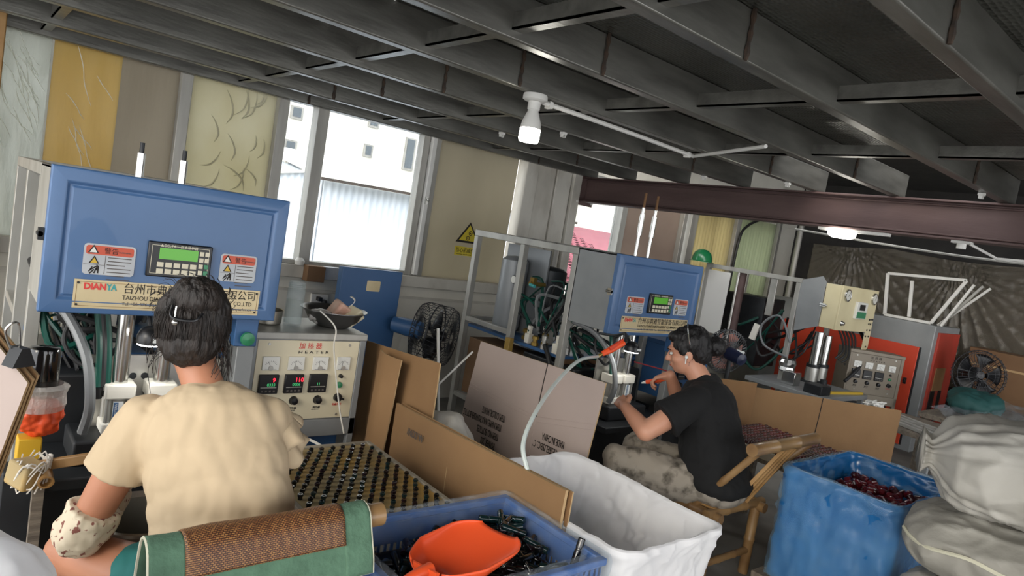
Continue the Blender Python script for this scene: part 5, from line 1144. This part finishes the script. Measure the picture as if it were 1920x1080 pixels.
# ruffled shoulder edges, placket and neckband
def ruffle(c, d, r0, r1, seed):
    d = V(d).normalized(); f_ = frame(d); q = B()
    q.grid(lambda u, v: V(c)+f_ @ V((math.cos(2*PI*u)*(r0+(r1-r0)*v+.010*v*math.sin(14*PI*u+seed)), math.sin(2*PI*u)*(r0+(r1-r0)*v+.010*v*math.sin(14*PI*u+seed)), .05*v+.006*v*math.cos(22*PI*u))), 84, 5)
    q.build('sleeve_ruffle', 'cream_cloth', p1, solid=.003)
ruffle(hr-(hr-Rs)*.55, hr-Rs, .062, .100, 1); ruffle(hr-(hr-Rs)*.95, hr-Rs, .060, .092, 3)
B().tube([nb+V((.069*math.cos(a*PI/10), -.004+.066*math.sin(a*PI/10), -.004-.010*math.sin(a*PI/10-.6))) for a in range(20)], .006, 6, 1, True).build('neckband', 'cream_cloth', p1)
B().tube([nb+V((.016, -.088, -.005)), nb+V((.030, -.115, -.05)), nb+V((.036, -.135, -.12))], .004, 6, 4).build('placket', 'piping', p1)
# shorts, sleeve cover, hair
b = B(); b.ell((.615, 1.63, .49), (.182, .145, .10), RB)
b.chain([(.535, 1.655, .475), (.455, 1.80, .468)], [.097, .088]); b.chain([(.70, 1.60, .475), (.74, 1.78, .468)], [.097, .088]); b.fuse('shorts', 'teal_cloth', p1, .007, 4, wr)
b = B(); b.cyl(Le+(Ls-Le)*.20, Le, .066, .062, 20); b.chain([Le+V((-.004, 0, -.004)), (Le+Lw)/2+V((0, 0, -.004)), Lw], [.066, .056, .034]); b.fuse('sleeve_cover', 'floral', p1, .006, 4, lambda c, n: n*(.010*N3(c, 22)+.004*N3(c, 60)))
def hairfx(c, n): return n*(.006*N3((c.x*45, c.y*45, c.z*16))+.004*N3((c.x*110, c.y*110, c.z*30)))
b = B(); Pp, Mm = P1f
b.ell(Pp(0, -.020, .026), (.087, .098, .098), Mm); b.ell(Pp(0, -.045, -.022), (.076, .066, .070), Mm); b.ell(Pp(.012, -.070, .085), (.066, .060, .056), Mm); b.ell(Pp(-.030, -.065, .058), (.050, .045, .045), Mm); b.ell(Pp(.048, -.05, .06), (.045, .045, .05), Mm)
b.ell(Pp(0, -.02, .09), (.06, .06, .035), Mm); b.fuse('hair', 'hair', p1, .005, 3, hairfx)
random.seed(31); q = B()
for i in range(46):
    e = random.choice((-1, 1, 1)); a0 = Pp(e*random.uniform(.05, .08), random.uniform(-.06, .02), random.uniform(-.06, .03)); L = random.uniform(.05, .11)
    q.tube([a0, a0+Mm @ V((e*.018, -.008, -L*.4)), a0+Mm @ V((e*random.uniform(.0, .035), random.uniform(-.02, .01), -L))], .0009, 4, 4)
for i in range(40):
    a = random.uniform(0, 6.28); a0 = Pp(.07*math.cos(a), -.06+.02*random.random(), .075+.05*math.sin(a)); q.tube([a0, a0+Mm @ V((.02*math.cos(a), -.012, .02*math.sin(a))), a0+Mm @ V((.035*math.cos(a+.5), -.01, .03*math.sin(a+.5)))], .0009, 4, 4)
for i in range(520):                             # combed-up strands over the back of the head
    a = random.uniform(-2.5, 2.5); pts = []
    for k in range(7):
        t = k/6; el = -.75+1.75*t; ax_ = a*(1-.75*t); rx_, ry_, rz_ = .090, .102, .100
        pts.append(Pp(rx_*math.sin(ax_)*math.cos(el)+.004*math.sin(i+k), -.022-ry_*math.cos(ax_)*math.cos(el)+.004*random.random(), .022+rz_*math.sin(el)+.02*t))
    q.tube(pts, [.0013, .0014, .0004], 4, 1)
stuff(q.build('stray_hair', 'hair', p1))
cp_ = B().tube([Pp(-.035, -.118, .06), Pp(-.03, -.132, .03), Pp(.02, -.135, .025), Pp(.035, -.118, .045)], .0035, 6, 5); cp_.build('hair_clip', 'black_plastic', p1); B().ell(Pp(-.022, -.134, .018), .008).build('clip_stone', 'chrome', p1)
B().cyl(Pp(-.026, -.128, .022), Pp(-.024, -.128, .058), .0022, n=6).build('hair_pin', 'chrome', p1)
# --- person in black, seen from her left
p2 = thing('person', 'seated person in a black T-shirt and patterned trousers holding an orange tool', 'person', (2.95, 1.75, 0))
r2 = V((.90, .42, .08)).normalized(); R2 = Mx((r2, V((-r2.y, r2.x, 0)).normalized(), r2.cross(V((-r2.y, r2.x, 0)).normalized()))).transposed()
Ls, Rs, nb, hc = V((2.80, 1.805, .845)), V((3.10, 1.935, .875)), V((2.952, 1.885, .905)), V((2.908, 1.978, 1.045))
Le, Lw = V((2.585, 1.900, .675)), V((2.618, 2.068, .738)); Re, Rw = V((3.14, 2.10, .68)), V((2.985, 2.105, .885))
b = B()
b.ell((2.95, 1.83, .77), (.16, .11, .16), R2); b.ell((2.955, 1.765, .60), (.16, .13, .16), R2); b.ell((2.96, 1.72, .47), (.175, .15, .11), R2); b.cap(Ls, Rs, .055, .055)
b.chain([nb-V((0, 0, .06)), nb, hc-V((-.012, .022, .05))], [.066, .056, .054]); P2f = head(b, hc, (-.55, .80, -.30), (-.1, .12, 1), 1.02)
b.chain([Ls, (Ls+Le)/2, Le], [.056, .055, .046]); b.chain([Le, (Le+Lw)/2, Lw], [.047, .040, .028]); b.chain([Rs, (Rs+Re)/2, Re], [.055, .052, .045]); b.chain([Re, (Re+Rw)/2, Rw], [.046, .039, .028])
hand(b, Lw, (.30, .80, .22), (-.75, .2, .6), -1, (.9, 1.2, .9)); hand(b, Rw, (-.30, .75, -.35), (-.1, .3, .9), -1, (.5, .9, .7))
for hp, kn, an, ft in (((2.87, 1.735, .435), (2.595, 2.035, .485), (2.60, 2.01, .09), (2.57, 2.12, .035)), ((3.04, 1.80, .435), (2.86, 2.14, .485), (2.86, 2.13, .09), (2.83, 2.24, .035))):
    b.chain([hp, (V(hp)+V(kn))/2, kn, an, ft], [.085, .075, .058, .036, .03])
b.fuse('body', 'skin_pale', p2, .0055, 4); eyes(p2, *P2f, 1.02)
b = B()
b.ell((2.95, 1.825, .77), (.188, .140, .165), R2); b.ell((2.953, 1.795, .69), (.192, .152, .16), R2); b.ell((2.955, 1.765, .61), (.195, .160, .165), R2); b.ell((2.958, 1.74, .54), (.200, .166, .13), R2); b.ell((2.96, 1.715, .485), (.205, .175, .09), R2); b.cap(Ls, Rs, .070, .070); b.chain([nb-V((0, 0, .06)), nb+V((0, -.004, -.02))], [.095, .072])
hl = Ls+(Le-Ls)*.62; hr = Rs+(Re-Rs)*.6; b.cyl(Ls, hl, .070, .092, 20); b.cap(Ls, Ls+(hl-Ls)*.6, .072, .078); b.cyl(Rs, hr, .070, .088, 20); b.cap(Rs, Rs+(hr-Rs)*.6, .070, .076)
b.fuse('t_shirt', 'black_cloth', p2, .006, 10, wr)
b = B(); b.ell((2.96, 1.72, .45), (.195, .165, .095), R2)
for hp, kn, an in (((2.87, 1.735, .435), (2.595, 2.035, .485), (2.60, 2.01, .12)), ((3.04, 1.80, .435), (2.86, 2.14, .485), (2.86, 2.13, .12))): b.chain([hp, (V(hp)+V(kn))/2, kn, an], [.105, .098, .082, .062])
b.fuse('trousers', 'camo', p2, .007, 4, lambda c, n: n*(.012*N3(c, 12)+.005*N3(c, 30)))
b = B(); Pp, Mm = P2f
b.ell(Pp(0, -.026, .042), (.092, .100, .090), Mm); b.ell(Pp(0, -.062, -.005), (.076, .060, .072), Mm); b.ell(Pp(0, .035, .082), (.064, .05, .030), Mm); b.ell(Pp(-.070, .012, .030), (.015, .035, .045), Mm); b.ell(Pp(.070, .012, .030), (.015, .035, .045), Mm)
b.ell(Pp(.0, -.140, .012), (.052, .050, .050), Mm); b.fuse('hair', 'hair2', p2, .005, 3, hairfx)
q = B()
for i in range(40):
    e = random.choice((-1, 1)); a0 = Pp(e*random.uniform(.04, .08), random.uniform(-.10, .05), random.uniform(-.02, .11)); q.tube([a0, a0+Mm @ V((e*.012, -.01, -.03)), a0+Mm @ V((e*random.uniform(-.01, .02), random.uniform(-.03, .02), -random.uniform(.04, .09)))], .0009, 4, 4)
stuff(q.build('stray_hair', 'hair2', p2))
B().tube([Pp(.094*math.cos(a*PI/10), -.02, .045+.090*math.sin(a*PI/10)) for a in range(11)], .0035, 6, 2).build('hair_band', 'chrome', p2)
B().ell(Pp(-.084, .004, -.016), (.006, .008, .009), Mm).cap(Pp(-.085, .006, -.02), Pp(-.085, .012, -.045), .003, .003).build('earbud', 'white_label', p2)
tl = thing('hand_tool', 'orange pen-like hand tool with a white tip in the right hand', 'tool', (2.96, 2.18, .84))
t0, t1 = V((2.985, 2.115, .865)), V((2.952, 2.225, .815)); B().tube([t0, (t0+t1)/2, t1], [.010, .013, .011], 10, 3).build('barrel', 'orange_plastic', tl); B().cyl(t1, t1+(t1-t0)*.22, .009, .004).build('tip', 'white_label', tl)
B().tube([t0, t0+V((.03, -.01, .02)), t0+V((.08, .08, .02)), t0+V((.14, .35, .0))], .004, 6, 5).build('lead', 'red_rag', tl)
